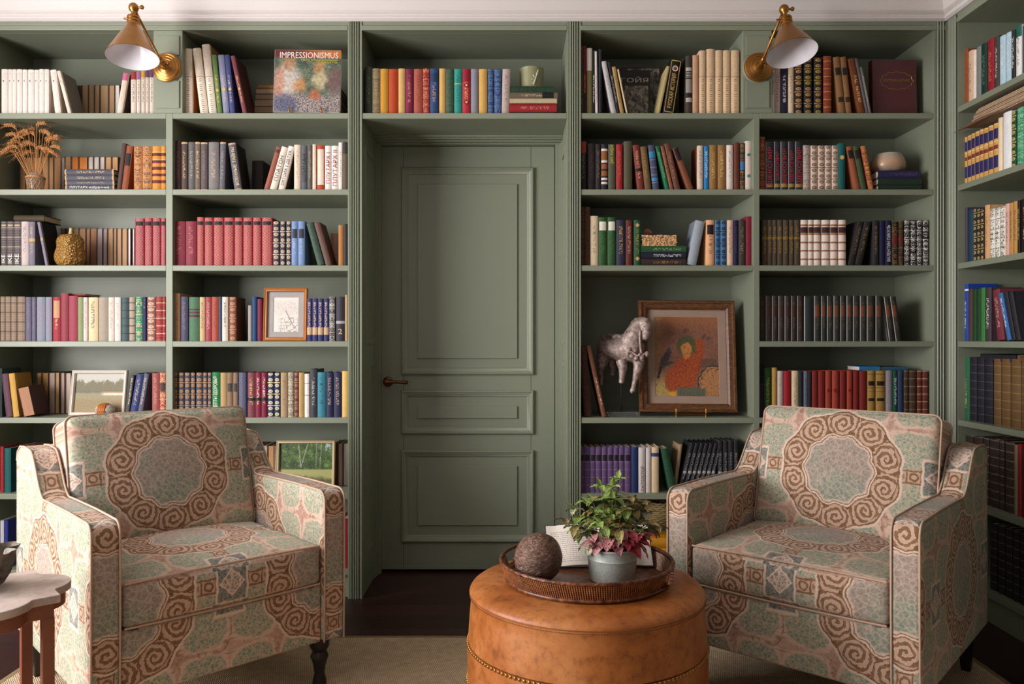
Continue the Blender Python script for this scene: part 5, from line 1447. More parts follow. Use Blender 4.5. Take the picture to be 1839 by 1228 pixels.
# ------------------------------------------------------------------ wall lamps
def sconce(cx, zc, top, mouth, rot, tilt, label):
    root = tag(empty('wall_lamp', (cx, YF - .012, zc)), label, 'lamp', 'brass library lamps')
    R = Matrix.Translation((cx, YF - .012, zc)) @ Matrix.Rotation(PI / 2, 4, 'X')
    m = MB(); m.lathe([(0, 0), (.061, 0), (.063, .004), (.061, .009), (.055, .012), (.053, .011), (.044, .014), (.042, .013), (.032, .017), (.030, .016), (.018, .022), (.012, .034), (0, .036)], 64, M=R); m.build('backplate', M_BRASS, root, smooth=30)
    a = Vector((cx, YF - .06, zc + .004)); b = Vector(top)
    m = MB(); m.tube([a + Vector((0, .03, -.004)), a + Vector((0, .0, 0)), a + Vector((0, -.012, .002))], [.010, .011, .007], 16)
    kn = [a, a.lerp(b, .03), a.lerp(b, .045), a.lerp(b, .06), a.lerp(b, .10), a.lerp(b, .12), a.lerp(b, .9), a.lerp(b, .93), a.lerp(b, 1)]
    m.tube(kn, [.012, .013, .010, .0085, .0095, .0052, .0052, .008, .009], 16); m.build('arm', M_BRASS, root, smooth=45)
    sgn = 1 if top[0] > cx else -1
    m = MB(); m.tube([a + Vector((.0, 0, 0)), a + Vector((sgn * -.0 + .022, 0, -.002)), a + Vector((.026, 0, -.002))], [.004, .004, .002], 10); m.lathe([(0, -.006), (.005, -.005), (.0075, 0), (.005, .005), (0, .006)], 16, M=Matrix.Translation(a + Vector((.026, 0, -.002)))); m.build('joint_knob', M_BRASS, root, smooth=50)
    mo = Vector(mouth); ax = (mo - b).normalized()           # shade axis, pointing down
    zax = -ax; xa = Vector((0, 1, 0)).cross(zax).normalized(); ya = zax.cross(xa)
    Q = Matrix((( xa.x, ya.x, zax.x, b.x), (xa.y, ya.y, zax.y, b.y), (xa.z, ya.z, zax.z, b.z), (0, 0, 0, 1)))
    L = (mo - b).length; Rm = .100
    m = MB(); m.lathe([(0, .020), (.010, .018), (.0175, .010), (.020, 0), (.0175, -.010), (.011, -.017), (.008, -.022), (.010, -.030), (.008, -.036), (.0, -.036)], 28, M=Q); m.tube([Q @ Vector((0, 0, 0)), Q @ Vector((.03, 0, 0))], .004, 10); m.lathe([(0, -.007), (.0065, -.006), (.009, 0), (.0065, .006), (0, .007)], 16, M=Q @ Matrix.Translation((.034, 0, 0)))
    m.build('swivel_ball', M_BRASS, root, smooth=50)
    m = MB(); m.lathe([(0, -.030), (.012, -.032), (.018, -.038), (.0245, -.042), (.0245, -.05), (.021, -.053), (.0245, -.056), (.0245, -.064), (.021, -.067), (.0255, -.070), (.0255, -.082), (.021, -.084), (.0, -.084)], 32, M=Q)
    m.tube([Q @ Vector((-.02, 0, -.046)), Q @ Vector((-.032, 0, -.046))], .0035, 10); m.lathe([(0, -.005), (.006, 0), (0, .005)], 14, M=Q @ Matrix.Translation((-.034, 0, -.046))); m.build('socket', M_BRASS, root, smooth=40)
    m = MB(); z0 = -.074; m.lathe([(.021, z0), (.026, z0 - .006), (Rm - .001, -L + .003), (Rm + .001, -L), (Rm - .0005, -L - .001)], 72, M=Q, cap=False); sh = m.build('shade', M_BRASS, root, smooth=60)
    m = MB(); m.lathe([(.019, z0 - .002), (.024, z0 - .008), (Rm - .003, -L + .002), (Rm - .0005, -L - .001)], 72, M=Q, cap=False); m.build('enamel_lining', M_LINER, sh, smooth=60)
def lp(px, py, Y): return (PX(px, Y), Y, PZ(py, Y))
sconce(LP1[0], LP1[1], lp(240, 14, 3.24), lp(238, 103, 3.20), 0, 0, 'brass cone wall lamp above the white books and dried wheat')
sconce(LP2[0], LP2[1], lp(1408, 17, 3.24), lp(1422, 96, 3.185), 0, 0, 'brass cone wall lamp near the maroon cookbook')
# ------------------------------------------------------------------ things on the shelves
# dried wheat in a glass in woven raffia
YW = 3.50; jx, jz = PX(64, YW), SH[1]
gj = tag(empty('raffia_jar', (jx, YW, jz)), 'small glass jar in open raffia weave holding the dried wheat', 'jar')
TJ = Matrix.Translation((jx, YW, jz + .0005))
m = MB(); m.lathe([(0, .002), (.027, .002), (.030, .008), (.034, .035), (.037, .06), (.034, .068), (.030, .072), (.0305, .078), (.0295, .078), (.029, .072), (.033, .067), (.0355, .06), (.0325, .035), (.0285, .009), (0, .006)], 40, M=TJ); m.build('glass', M_GLASSY, gj, smooth=60)
M_RAFFIA = simple('raffia', 'b08458', .8, 0, .25, 90)
m = MB()
for k in range(12):
    for sg in (-1, 1):
        m.tube([TJ @ Vector(((.0285 + .010 * (i / 10)) * math.cos(k * PI / 6 + sg * i * .085), (.0285 + .010 * (i / 10)) * math.sin(k * PI / 6 + sg * i * .085), .002 + .060 * i / 10)) for i in range(11)], .0013, 6)
for z, r_ in ((.002, .029), (.060, .0385), (.064, .037)): m.tube([TJ @ Vector((r_ * math.cos(a), r_ * math.sin(a), z)) for a in [i * 2 * PI / 32 for i in range(32)]], .002, 6, closed=True)
m.build('raffia_net', M_RAFFIA, gj, smooth=60)
M_WHEAT = simple('dry_wheat', 'bc8650', .8, 0, .3, 60)
wb = tag(empty('wheat_bouquet', (jx, YW, jz + .01)), 'bunch of dried wheat ears drooping from the raffia jar', 'dried flowers')
rw = random.Random(5); sm = MB()
targets = [(5, 250), (2, 285), (12, 262), (20, 240), (33, 226), (38, 219), (30, 255), (24, 275), (14, 305), (40, 262), (48, 246), (55, 240), (62, 250), (70, 243), (78, 237), (82, 256), (88, 248), (96, 262), (104, 258), (110, 275), (92, 282), (84, 288), (72, 275), (60, 270), (46, 282), (34, 290), (100, 290), (8, 298)]
for i, (px, py) in enumerate(targets):
    yo = YW + rw.uniform(-.055, .06); e = Vector((PX(px, YW), yo, PZ(py, YW))); b_ = Vector((jx + rw.uniform(-.012, .012), YW + rw.uniform(-.012, .012), jz + .012))
    rim = Vector((jx + (e.x - jx) * .22, YW + (yo - YW) * .25, jz + .075)); apex = Vector((jx + (e.x - jx) * .62, YW + (yo - YW) * .6, max(e.z + .012, jz + .17)))
    ctrl = [b_, rim, rim.lerp(apex, .6), apex]; pts = []
    def bz(t): return ctrl[0] * (1 - t) ** 3 + ctrl[1] * 3 * t * (1 - t) ** 2 + ctrl[2] * 3 * t * t * (1 - t) + ctrl[3] * t ** 3
    pts = [bz(k / 10) for k in range(11)]
    sm.tube(pts, .0011, 5)
    d0 = (pts[-1] - pts[-2]).normalized(); droop = Vector(((1 if e.x > jx else -1) * .75, rw.uniform(-.5, .3), rw.uniform(-.9, .1))) if i not in (4, 5) else Vector((.5, 0, .9))
    em = MB(); p = pts[-1].copy(); L = rw.uniform(.045, .062); n = 11; dirs = []
    path = []
    for k in range(n + 1):
        t = k / n; d_ = d0.lerp(droop.normalized(), min(1, t * 1.3 + .15)).normalized(); path.append((p.copy(), d_)); p = p + d_ * (L / n)
    em.tube([q_[0] for q_ in path], .0013, 5)
    for k, (q_, d_) in enumerate(path[1:]):
        s_ = d_.orthogonal().normalized(); s2 = d_.cross(s_)
        for j in range(3):
            a = j * 2 * PI / 3 + k * 1.05; o_ = s_ * math.cos(a) + s2 * math.sin(a)
            c0 = q_ + o_ * .0012; c1 = q_ + o_ * .0058 + d_ * .0048; c2 = q_ + o_ * .0036 + d_ * .0100
            em.tube([c0, c0.lerp(c1, .6) , c1, c2], [.001, .0032, .0027, .0005], 5)
            if (k + j) % 2 == 0 and rw.random() < .75:
                tip = c2 + (d_ * 1.0 + o_ * .38 + Vector((0, 0, -.15))) * rw.uniform(.02, .042)
                em.tube([c2, c2.lerp(tip, .5) + Vector((0, 0, .001)), tip], [.0004, .00032, .0002], 3, cap=False)
    em.build('wheat_ear', M_WHEAT, wb, smooth=60)
sm.build('stems', M_WHEAT, wb, smooth=60)
# gourd vase
YG = 3.50; gx = PX(127, YG)
def m_gourd():
    g = G('warty_ochre_glaze'); v = g.coord(); x, y, z = g.sep(v); n = g.voro(v, 95); s_ = g.noise(v, 20, 3)
    c = g.mix(g.ss(.25, .65, n), lin('cc9238'), lin('7c521c')); c = g.mix(g.ss(.04, .14, z) * .3 + s_ * .12, c, lin('8c743c')); g.bump(g.ss(.7, .1, n), .9, .006); return g.out(c, .32)
gv = tag(empty('gourd_vase', (gx, YG, SH[2])), 'warty ochre ceramic gourd with short stem', 'ornament')
TG = Matrix.Translation((gx, YG, SH[2] + .0005))
m = MB(); m.lathe([(0, .0), (.042, .0), (.054, .010), (.062, .030), (.0625, .048), (.058, .066), (.053, .080), (.0535, .096), (.055, .108), (.050, .124), (.038, .136), (.022, .141), (.008, .139), (0, .138)], 72, M=TG, fn=lambda r, z, a: r * (1 + .035 * math.cos(5 * a))); m.build('body', m_gourd(), gv, smooth=80)
m = MB(); m.tube([TG @ Vector(p) for p in ((0, 0, .134), (0, 0, .145), (.001, 0, .158), (.003, 0, .168))], [.013, .0085, .0075, .0085], 14); m.build('stem', simple('pale_glaze', 'b8a878', .4), gv, smooth=60)
# stone wrapped in rattan
YS = 3.50; r0 = 35 / 2 * YS / F
def m_stone():
    g = G('speckled_stone'); n = g.noise(g.coord(), 70, 4, .6); return g.out(g.ramp(n, [(.35, lin('8c8078')), (.6, lin('c0b4a8'))]), .7)
wst = blob('wrapped_stone', m_stone(), (PX(188.5, YS), YS, SH[4] + r0 * .64), (r0, r0 * .8, r0 * .66), 4, lambda p: 1 + .02 * noise.noise(p * 2))
tag(wst, 'small oval stone wrapped in orange rattan, before the meadow painting', 'ornament')
m = MB(); 
for k in range(9):
    x = (-.36 + .72 * k / 8) * r0 - r0 * .05; s_ = math.sqrt(max(0, 1 - (x / r0) ** 2)) * 1.04
    m.tube([(x + .0012 * math.sin(i * 1.6 + k * PI), s_ * r0 * .8 * math.cos(i * 2 * PI / 40), s_ * r0 * .66 * math.sin(i * 2 * PI / 40)) for i in range(40)], .0028, 6, closed=True)
o = m.build('rattan_wrap', simple('orange_rattan', 'b86c28', .5, 0, .3, 150), smooth=60); o.parent = wst
# round vase on the stacked books
YV = 3.515; zz = zstack[('D', 2, .022)]
def m_bowl():
    g = G('speckled_stoneware'); v = g.coord(); x, y, z = g.sep(v); n = g.noise(v, 25, 4, .6); s_ = g.voro(v, 260)
    c = g.ramp(z * 8.0 + n * .35, [(.15, lin('8c7c74')), (.5, lin('c09c7c')), (.8, lin('b0a494'))]); return g.out(g.mul(c, g.ss(.0, .3, s_) * .25 + .75), .3)
m = MB(); m.lathe([(0, 0), (.052, 0), (.066, .008), (.0735, .028), (.0735, .045), (.066, .066), (.057, .080), (.056, .084), (.053, .082), (.060, .066), (.066, .045), (.06, .02), (0, .012)], 64, M=Matrix.Translation((PX(1599, YV), YV + .025, zz + .0005)))
o = m.build('round_vase', m_bowl(), loc=(PX(1599, YV), YV + .025, zz + .0005), smooth=50); tag(o, 'squat speckled stoneware vase on the indigo book', 'vase')
m = MB(); m.tube([(PX(1599, YV) + .037 * math.cos(a), YV + .025 + .037 * math.sin(a), zz + .0855) for a in [i * 2 * PI / 40 for i in range(40)]], .0022, 8, closed=True); ob_ = m.build('gilt_rim', M_GOLD, smooth=60); ob_.parent = o; ob_.matrix_parent_inverse = Matrix.Translation(o.location).inverted()
# green cup above the door
YC = 3.51; zz = zstack[('M', 1, .022)]; cx = PX(955, YC)
cu = tag(empty('planter_cup', (cx, YC + .03, zz)), 'ribbed olive green ceramic cup with bamboo relief above the door', 'cup')
TC = Matrix.Translation((cx, YC + .03, zz + .0005))
M_CUP = simple('olive_glaze', '8c8c68', .35, 0, .08, 20)
m = MB(); m.lathe([(0, 0), (.050, 0), (.053, .004), (.053, .006), (.051, .010)] + [(.051 + .0035 * i / 8, .012 + .080 * i / 8) for i in range(9)] + [(.055, .094), (.053, .096), (.051, .094), (.048, .012), (0, .010)], 108, M=TC, fn=lambda r, z, a: r * (1 + (.006 * math.cos(36 * a) if .01 < z < .093 else 0))); m.build('body', M_CUP, cu, smooth=50)
m = MB(); f_ = lambda x, z: TC @ Vector((x, -math.sqrt(.054 ** 2 - x * x) - .001, z))
m.tube([f_(.008 + .020 * i / 8, .012 + .066 * i / 8) for i in range(9)], [.0034 if i % 3 else .0042 for i in range(9)], 8)
for (x, z, a) in ((.006, .025, .9), (.0, .020, -.2), (.014, .045, 2.4), (-.004, .032, .4)):
    m.tube([f_(x, z), f_(x + .008 * math.cos(a), z + .010 * math.sin(a)), f_(x + .014 * math.cos(a), z + .018 * math.sin(a))], [.001, .0032, .0005], 6)
m.build('bamboo_relief', simple('pale_relief', 'c0c0a0', .4), cu, smooth=60)

# ---- pictures
def frame_pic(name, label, px0, px1, py_top, z0, Yb, lean, fw, fd, mframe, mpic, mat=0, mmat=None, roll=0.0, prof=None):
    """framed picture leaning back; px extents at depth Yb, bottom edge at z0"""
    W_ = (px1 - px0) * Yb / F; hz = PZ(py_top, Yb) - z0; Ht = hz / math.cos(math.radians(lean))
    M = Matrix.Translation((PX((px0 + px1) / 2, Yb), Yb, z0)) @ Matrix.Rotation(math.radians(roll), 4, 'Y') @ Matrix.Rotation(-math.radians(lean), 4, 'X')
    root = local(name, M); tag(root, label, 'picture')
    m = MB(); m.moulding(-W_ / 2, W_ / 2, 0, Ht, prof or [(0, 0), (0, fd), (fw * .2, fd + .003), (fw * .5, fd), (fw * .75, fd + .001), (fw * .9, fd - .002), (fw, fd - .006), (fw, 0), (0, 0)], fd)
    m.build('frame', mframe, root, smooth=30).location.y = 0
    ix, iz0, iz1 = W_ / 2 - fw + .001, fw - .001, Ht - fw + .001
    m = MB()
    if mat:
        m.moulding(-ix, ix, iz0, iz1, [(0, 0), (0, .0015), (mat, .0015), (mat + .0008, .0)], fd - .003); m.build('mount', mmat, root)
    m = MB(); j = mat * .98; x1, a0, a1 = ix - j, iz0 + j, iz1 - j
    m.add([(-x1, fd - .0025, a0), (x1, fd - .0025, a0), (x1, fd - .0025, a1), (-x1, fd - .0025, a1)], [(0, 1, 2, 3)], uvs=[[(0, 0), (1, 0), (1, 1), (0, 1)]]); m.build('painting', mpic, root)
    m = MB(); m.box(-W_ / 2 + .003, W_ / 2 - .003, fd - .0005, fd + .002, .003, Ht - .003); m.build('backing_board', simple('backing_card', '5a4a3a', .9), root)
    return root, W_, Ht, M
def m_meadow():
    g = G('meadow_painting'); x, y, z = g.sep(g.coord('UV')); v = g.vec(x * 1.4, y); n = g.noise(v, 9, 5, .7); s_ = g.noise(v, 55, 4, .7)
    c = g.mix(s_, lin('a89c84'), lin('ccd0cc'))
    c = g.mix(g.lt(y + (n - .5) * .35 + (g.noise(g.vec(x, 0.0), 7, 2) - .5) * .35, .80, .04) , c, g.mix(g.ss(.3, .7, s_), lin('34382a'), lin('8c7f58')))
    c = g.mix(g.lt(y + (s_ - .5) * .04, .56, .03), c, g.mix(g.ss(.3, .7, s_), lin('3c463a'), lin('747458')))
    c = g.mix(g.lt(y + (n - .5) * .12, .50, .03), c, g.mix(g.ss(.3, .7, s_), lin('5c6048'), lin('b09c70')))
    c = g.mix(g.lt(y + (s_ - .5) * .06, .33, .05), c, g.mix(g.ss(.3, .7, s_), lin('5c5034'), lin('a8915c')))
    c = g.mix(g.lt(g.abs(y - .47) + (n - .5) * .04, .03, .02) * g.ss(.5, .65, x), c, lin('d8ccb4')); c = g.mix(g.lt(g.abs(y - .52), .012, .01) * g.ss(.5, .6, x), c, lin('b07c5c'))
    g.bump(s_, .2, .001); return g.out(c, .55)
def m_birch():
    g = G('birch_painting'); x, y, z = g.sep(g.coord('UV')); v = g.vec(x * 1.35, y); n = g.noise(v, 7, 5, .7); s_ = g.noise(v, 45, 5, .75)
    c = g.mix(g.ss(.4, .6, s_ * .6 + n * .4), lin('101c0c'), lin('587c34')); c = g.mix(g.ss(.55, .62, n) * g.ss(.45, .55, s_), c, lin('7c9c50'))
    c = g.mix(g.ss(.9, 1.05, x * .55 + y * .6) * g.ss(.5, .4, n), c, lin('a8c0c0'))
    c = g.mix(g.lt(g.abs(y - .42), .12, .05) * g.ss(.55, .45, s_) * g.lt(x, .75, .1), c, lin('141c14'))
    for (x0, k, y0) in ((.41, -.10, .42), (.40, .22, .40), (.69, .0, .42), (.76, .05, .42)):
        c = g.mix(g.lt(g.abs(x - x0 - (y - .4) * k + (n - .5) * .03), .009 if x0 < .5 else .005, .004) * g.ss(y0, y0 + .03, y) * g.ss(.42, .55, s_ + .02) * .8, c, lin('b8b8a4'))
    c = g.mix(g.lt(y + (s_ - .5) * .05, .37, .02), c, g.mix(s_, lin('7c8448'), lin('c0bc7c')))
    c = g.mix(g.lt(y + x * .1 + (n - .5) * .25, .25, .06), c, g.mix(s_, lin('3c4024'), lin('6c6c3c')))
    return g.out(c, .5)
def m_sketch():
    g = G('ink_drawing'); x, y, z = g.sep(g.coord('UV')); v = g.vec(x, y * 1.4); n = g.noise(v, 16, 3, .6, 1.5); s_ = g.noise(v, 50, 4, .7)
    ln = g.ss(.03, .008, g.abs(n - .5)) * g.ss(.35, .6, y) * g.ss(.98, .8, y)
    hs = g.ss(.06, .02, g.voro(g.vec(x * 1.2, y * 1.4), 7, 'DISTANCE_TO_EDGE', 0, .6)) * g.lt(y, .42, .03) * g.ss(.15, .3, x)
    w_ = g.lt(g.voro(g.vec(x, y), 15), .22, .04) * g.lt(y, .36, .02) * g.ss(.2, .3, x)
    tr_ = g.lt(g.abs(x - .78 + (y - .2) * .7), .018, .008) * g.ss(.2, .25, y) * g.lt(y, .62)
    k = g.max(g.max(ln * .65, hs * .7), g.max(w_ * .8, tr_ * .75)); c = g.mix(s_ * .3, lin('e4dcd4'), lin('b8b0a8')); return g.out(g.mix(k * g.ss(.2, .6, s_ + .3), c, lin('34302e')), .7)
def m_figure():
    g = G('orange_figure_painting'); x, y, z = g.sep(g.coord('UV')); v = g.vec(x, y * 1.22); n = g.noise(v, 6, 5, .65); s_ = g.noise(v, 40, 5, .7)
    dx_, dy_ = x + (g.noise(v, 10, 4, .7) - .5) * .12, y + (g.noise(g.vec(y + 2.0, x), 12, 4, .7) - .5) * .11
    c = g.mix(n, lin('6c4438'), lin('94644c')); c = g.mix(g.ss(.75, 1.0, y) * .6, c, lin('a8683c')); c = g.mix(g.ss(.18, .02, dx_) * .8, c, lin('a07850'))
    c = g.mix(g.ss(.35, .1, dy_) * g.ss(.35, .1, dx_), c, lin('b09858'))
    c = g.mix(g.ss(.30, .2, dy_) * g.ss(.16, .26, dx_) * g.ss(.4, .3, dx_), c, lin('d8a024'))
    def ell(cx_, cy_, rx, ry, rot=0.0):
        a = dx_ - cx_; b = dy_ - cy_; ca, sa = math.cos(rot), math.sin(rot); return g.hyp((a * ca + b * sa) * (1 / rx), (b * ca - a * sa) * (1 / ry))
    wheel = ell(.92, .12, .25, .27); c = g.mix(g.lt(wheel, 1.0, .03), c, lin('b88050')); c = g.mix(g.max(g.lt(g.abs(wheel - 1.0), .04, .02), g.lt(g.abs(wheel - .85), .02, .02)), c, lin('3c342c'))
    th = g.at2(dy_ - .12, dx_ - .92); c = g.mix(g.lt(g.abs(g.fr(th * 3.2) - .5), .06, .03) * g.lt(wheel, .86), c, lin('4c3c2c'))
    body = g.min(ell(.47, .28, .19, .22), g.min(ell(.66, .50, .10, .24, -.25), ell(.30, .22, .13, .18, -.5))); c = g.mix(g.lt(body, 1.0, .1), c, g.mix(g.ss(.3, .7, s_), lin('7c2c14'), lin('b8541f')))
    c = g.mix(g.lt(ell(.5, .63, .155, .135), 1.0, .12) * g.ss(.3, .55, s_ + .15), c, g.mix(s_, lin('5c6030'), lin('3c3c28')))
    c = g.mix(g.lt(ell(.50, .575, .09, .10), 1.0, .1), c, g.mix(s_, lin('d89448'), lin('b06834')))
    for ex in (.465, .53): c = g.mix(g.lt(ell(ex, .595, .02, .006), 1.0, .3), c, lin('4c2818'))
    c = g.mix(g.lt(ell(.50, .535, .022, .006), 1.0, .3), c, lin('9c3018'))
    c = g.mix(g.lt(ell(.17, .47, .16, .055, 1.05), 1.0, .15), c, g.mix(s_, lin('34283c'), lin('54404c'))); c = g.mix(g.lt(ell(.08, .32, .10, .025, 1.2), 1.0, .2), c, lin('342a38')); c = g.mix(g.lt(ell(.18, .41, .12, .02, .1), 1.0, .3), c, lin('3c4034'))
    c = g.mix(g.lt(g.max(g.abs(dx_ - .56) * (1 / .22), g.abs(dy_ - .05) * (1 / .06)), 1.0, .15), c, g.mix(s_, lin('3c443c'), lin('6c7058')))
    c = g.mix(g.lt(g.max(g.abs(dx_ - .84) * (1 / .14), g.abs(dy_ - .42) * (1 / .05)), 1.0, .2) * s_, c, lin('34382c'))
    for (a, b) in ((.5, .83), (.78, .75), (.86, .73)): c = g.mix(g.lt(ell(a, b, .045, .028, .4), 1.0, .3) * g.ss(.4, .6, s_), c, lin('3c2c34'))
    ln = g.ss(.02, .005, g.abs(g.noise(v, 11, 2, .5, 1.2) - .5)); c = g.mix(ln * .55, c, lin('3a2a28')); c = g.mix(g.ss(.5, .7, g.noise(v, 18, 5, .75)) * .45, c, lin('8c5c44')); c = g.mul(c, s_ * .9 + .5)
    return g.out(c, .6)
def m_oak():
    g = G('oak_frame'); x, y, z = g.sep(g.coord()); n = g.noise(g.vec(x * 4.0, y * 10.0, z * 14.0), 9, 4, .6, .6)
    return g.out(g.ramp(n, [(.3, lin('3c2414')), (.6, lin('6c4424')), (.8, lin('84582e'))]), .45)
M_IVORY = simple('ivory_frame', 'd8d0c4', .5, 0, .06, 30); M_HONEY = simple('honey_wood_frame', 'a8682c', .4, 0, .15, 25); M_PALEFR = simple('pale_gilt_frame', 'd0b890', .45, 0, .1, 30)
M_MOUNTG = simple('grey_mount', 'a09c9a', .9); M_MOUNTT = simple('taupe_mount', '9c8474', .9)
frame_pic('framed_picture', 'ivory framed meadow painting leaning behind the wrapped stone', 122.5, 222.5, 665, SH[4] + .0015, 3.53, 9, .015, .014, M_IVORY, m_meadow())
frame_pic('framed_picture', 'ink drawing of tree and houses in honey wood frame', 472, 550.5, 516.5, SH[3] + .0015, 3.465, 4, .017, .014, M_HONEY, m_sketch(), .024, M_MOUNTG)
frame_pic('framed_picture', 'small birch wood painting in pale frame behind the armchair', 494.5, 600, 792, SH[5] + .0015, 3.57, 5, .013, .014, M_PALEFR, m_birch())
zf = SH[4] + .017
bigp, bW, bH, bM = frame_pic('framed_picture', 'large oak framed painting of an orange figure beside the horse sculpture', 1149, 1325, 538, zf, 3.50, 8, .040, .022, m_oak(), m_figure(), .034, M_MOUNTT, roll=.6,
    prof=[(0, 0), (0, .022), (.003, .028), (.012, .029), (.015, .024), (.019, .023), (.027, .021), (.031, .022), (.036, .018), (.040, .014), (.040, 0), (0, 0)])
def easel(xs, Y, z, depth, label, hgt=.03):
    root = tag(empty('display_stand', ((xs[0] + xs[1]) / 2, Y, z)), label, 'stand')
    for x in xs:
        m = MB(); m.tube([(x, Y - .004, z + hgt), (x, Y - .006, z + hgt * .5), (x, Y - .005, z + .012), (x, Y - .003, z + .006), (x, Y + .01, z + .008), (x, Y + depth, z + .008)], .0032, 8); m.tube([(x, Y - .003, z + .009), (x, Y - .003, z)], .0032, 8); m.build('prong', M_BRASS, root, smooth=60)
    m = MB(); c_ = (xs[0] + xs[1]) / 2; m.tube([(xs[0], Y + depth, z + .008), (xs[1], Y + depth, z + .008)], .003, 8); m.tube([(c_, Y + depth, z + .008), (c_, Y + depth + .05, z + .0035)], .003, 8); m.build('back_rest', M_BRASS, root, smooth=60); return root
easel((PX(1214.5, 3.47), PX(1268, 3.47)), 3.474, SH[4], .045, 'brass stand with two prongs under the large oak framed painting', .036)

# ---- exhibition catalogue on a stand
def m_cover():
    g = G('catalogue_cover'); x, y, z = g.sep(g.coord('UV')); v = g.vec(x, y); s_ = g.noise(v, 42, 4, .75); n = g.noise(v, 7, 4, .7)
    wx = x + (g.noise(v, 6, 3, .7) - .5) * .22; wy = y + (g.noise(g.vec(y + 4.0, x), 6, 3, .7) - .5) * .22
    c = g.ramp(n * .45 + s_ * .55, [(.36, lin('1c282c')), (.48, lin('44584c')), (.6, lin('7c8468')), (.7, lin('b8b08c'))])
    def ell(a, b, rx, ry, col, col2):
        nonlocal c
        d_ = g.hyp((wx - a) * (1 / rx), (wy - b) * (1 / ry)); c = g.mix(g.lt(d_ + (s_ - .5) * 1.2, 1.0, .4) * .8, c, g.mix(g.ss(.25, .7, g.noise(v, 20, 4, .7)), lin(col), lin(col2)))
    ell(.20, .5, .17, .26, 'a8988c', 'e4dcd4'); ell(.07, .42, .08, .3, '9c6450', 'd09c80'); ell(.70, .52, .12, .15, '9c8c64', 'd8cca4'); ell(.92, .5, .12, .22, '50404c', '88605c')
    ell(.22, .78, .10, .12, '84583c', 'c89c70'); ell(.68, .72, .07, .09, '94603c', 'c8a068'); ell(.38, .42, .10, .10, '9c4c30', 'd0a060')
    c = g.mix(g.ss(.36, .20, wy), c, g.ramp(s_, [(.38, lin('20243c')), (.47, lin('5c5864')), (.55, lin('c0b4a8')), (.66, lin('90583a'))]))
    ell(.16, .12, .2, .16, '28304c', '5c6484'); ell(.62, .28, .09, .08, '8c4428', 'c0784c')
    c = g.mix(g.ss(.86, .90, y), c, g.mix(g.ss(.3, .8, x), lin('6c2820'), lin('c86c20')))
    return g.out(c, .35)
YI = 3.475; zi = SH[0] + .012; wI, hI = 119 * YI / F, (PZ(84, YI) - zi)
ci = local('exhibition_catalogue', Matrix.Translation((PX(550, YI), YI, zi)) @ Matrix.Rotation(math.radians(2), 4, 'Z') @ Matrix.Rotation(-math.radians(7), 4, 'X')); tag(ci, 'large picture catalogue with white title standing face out on the top shelf', 'book')
m = MB(); m.box(-wI / 2, wI / 2, .0, .002, 0, hI); m.box(-wI / 2, wI / 2, .020, .022, 0, hI); m.box(-wI / 2, -wI / 2 + .002, 0, .022, 0, hI); m.build('cover_boards', simple('pale_boards', 'd8d0c8', .5), ci)
m = MB(); m.box(-wI / 2 + .002, wI / 2 - .002, .002, .020, .003, hI - .003); m.build('page_block', simple('white_pages', 'd8d0c4', .8), ci)
m = MB(); m.add([(-wI / 2 + .002, -.0006, .002), (wI / 2, -.0006, .002), (wI / 2, -.0006, hI - .001), (-wI / 2 + .002, -.0006, hI - .001)], [(0, 1, 2, 3)], uvs=[[(0, 0), (1, 0), (1, 1), (0, 1)]]); m.build('cover_picture', m_cover(), ci)
UPR = Matrix.Rotation(PI / 2, 4, 'X')
text_mesh('IMPRESSIONISMUS', ci, tmat('f0ece4'), wI * .88, .028, Matrix.Translation((.006, -.0016, hI - .024)) @ UPR, squash=1)
text_mesh('Malerei in Frankreich zwischen', ci, tmat('d8c838'), wI * .55, .009, Matrix.Translation((wI * .18, -.0016, hI - .045)) @ UPR, 'subtitle', squash=1)
text_mesh('1830 und 1920', ci, tmat('d8c838'), wI * .24, .008, Matrix.Translation((wI * .33, -.0016, hI - .057)) @ UPR, 'subtitle', squash=1)
easel((PX(519, 3.46), PX(577, 3.46)), 3.466, SH[0], .04, 'brass stand with two prongs under the picture catalogue', .034)
# ---- front facing books
def facing(name, px0, px1, pyt, Y, z, th, mat, label, lean=3, spine=True, rz=0):
    w_ = (px1 - px0) * Y / F; h = PZ(pyt, Y) - z
    r_ = local(name, Matrix.Translation((PX((px0 + px1) / 2, Y), Y, z + .0005)) @ Matrix.Rotation(math.radians(rz), 4, 'Z') @ Matrix.Rotation(-math.radians(lean), 4, 'X')); tag(r_, label, 'book')
    m = MB(); m.box(-w_ / 2, w_ / 2, 0, .0025, 0, h); m.box(-w_ / 2, w_ / 2, th - .0025, th, 0, h); m.box(-w_ / 2, -w_ / 2 + .003, 0, th, 0, h); bevel(m.build('cover', mat, r_), .0012)
    m = MB(); m.box(-w_ / 2 + .003, w_ / 2 - .004, .0025, th - .0025, .003, h - .003); m.build('page_block', simple('aged_pages', 'c8b89c', .85), r_)
    return r_, w_, h
M_MAROON = simple('maroon_cloth', '54282c', .5, 0, .08, 40, .15, 400); M_MAROON2 = simple('wine_cloth', '4c2024', .6)
ck, w_, h = facing('cookbook', 1567, 1648, 106, 3.50, SH[0], .035, M_MAROON, 'maroon cookbook with oval gilt title standing face out beside the corner', 2, rz=1.5)
m = MB(); pts = []
for i in range(96):
    a = i * 2 * PI / 96; k = 1 + .045 * math.cos(12 * a); pts.append((.01 + w_ * .36 * k * math.cos(a), -.0008, h * .63 + h * .15 * k * math.sin(a)))
m.tube(pts, .0011, 5, closed=True); m.build('oval_border', M_GOLD, ck, smooth=60)
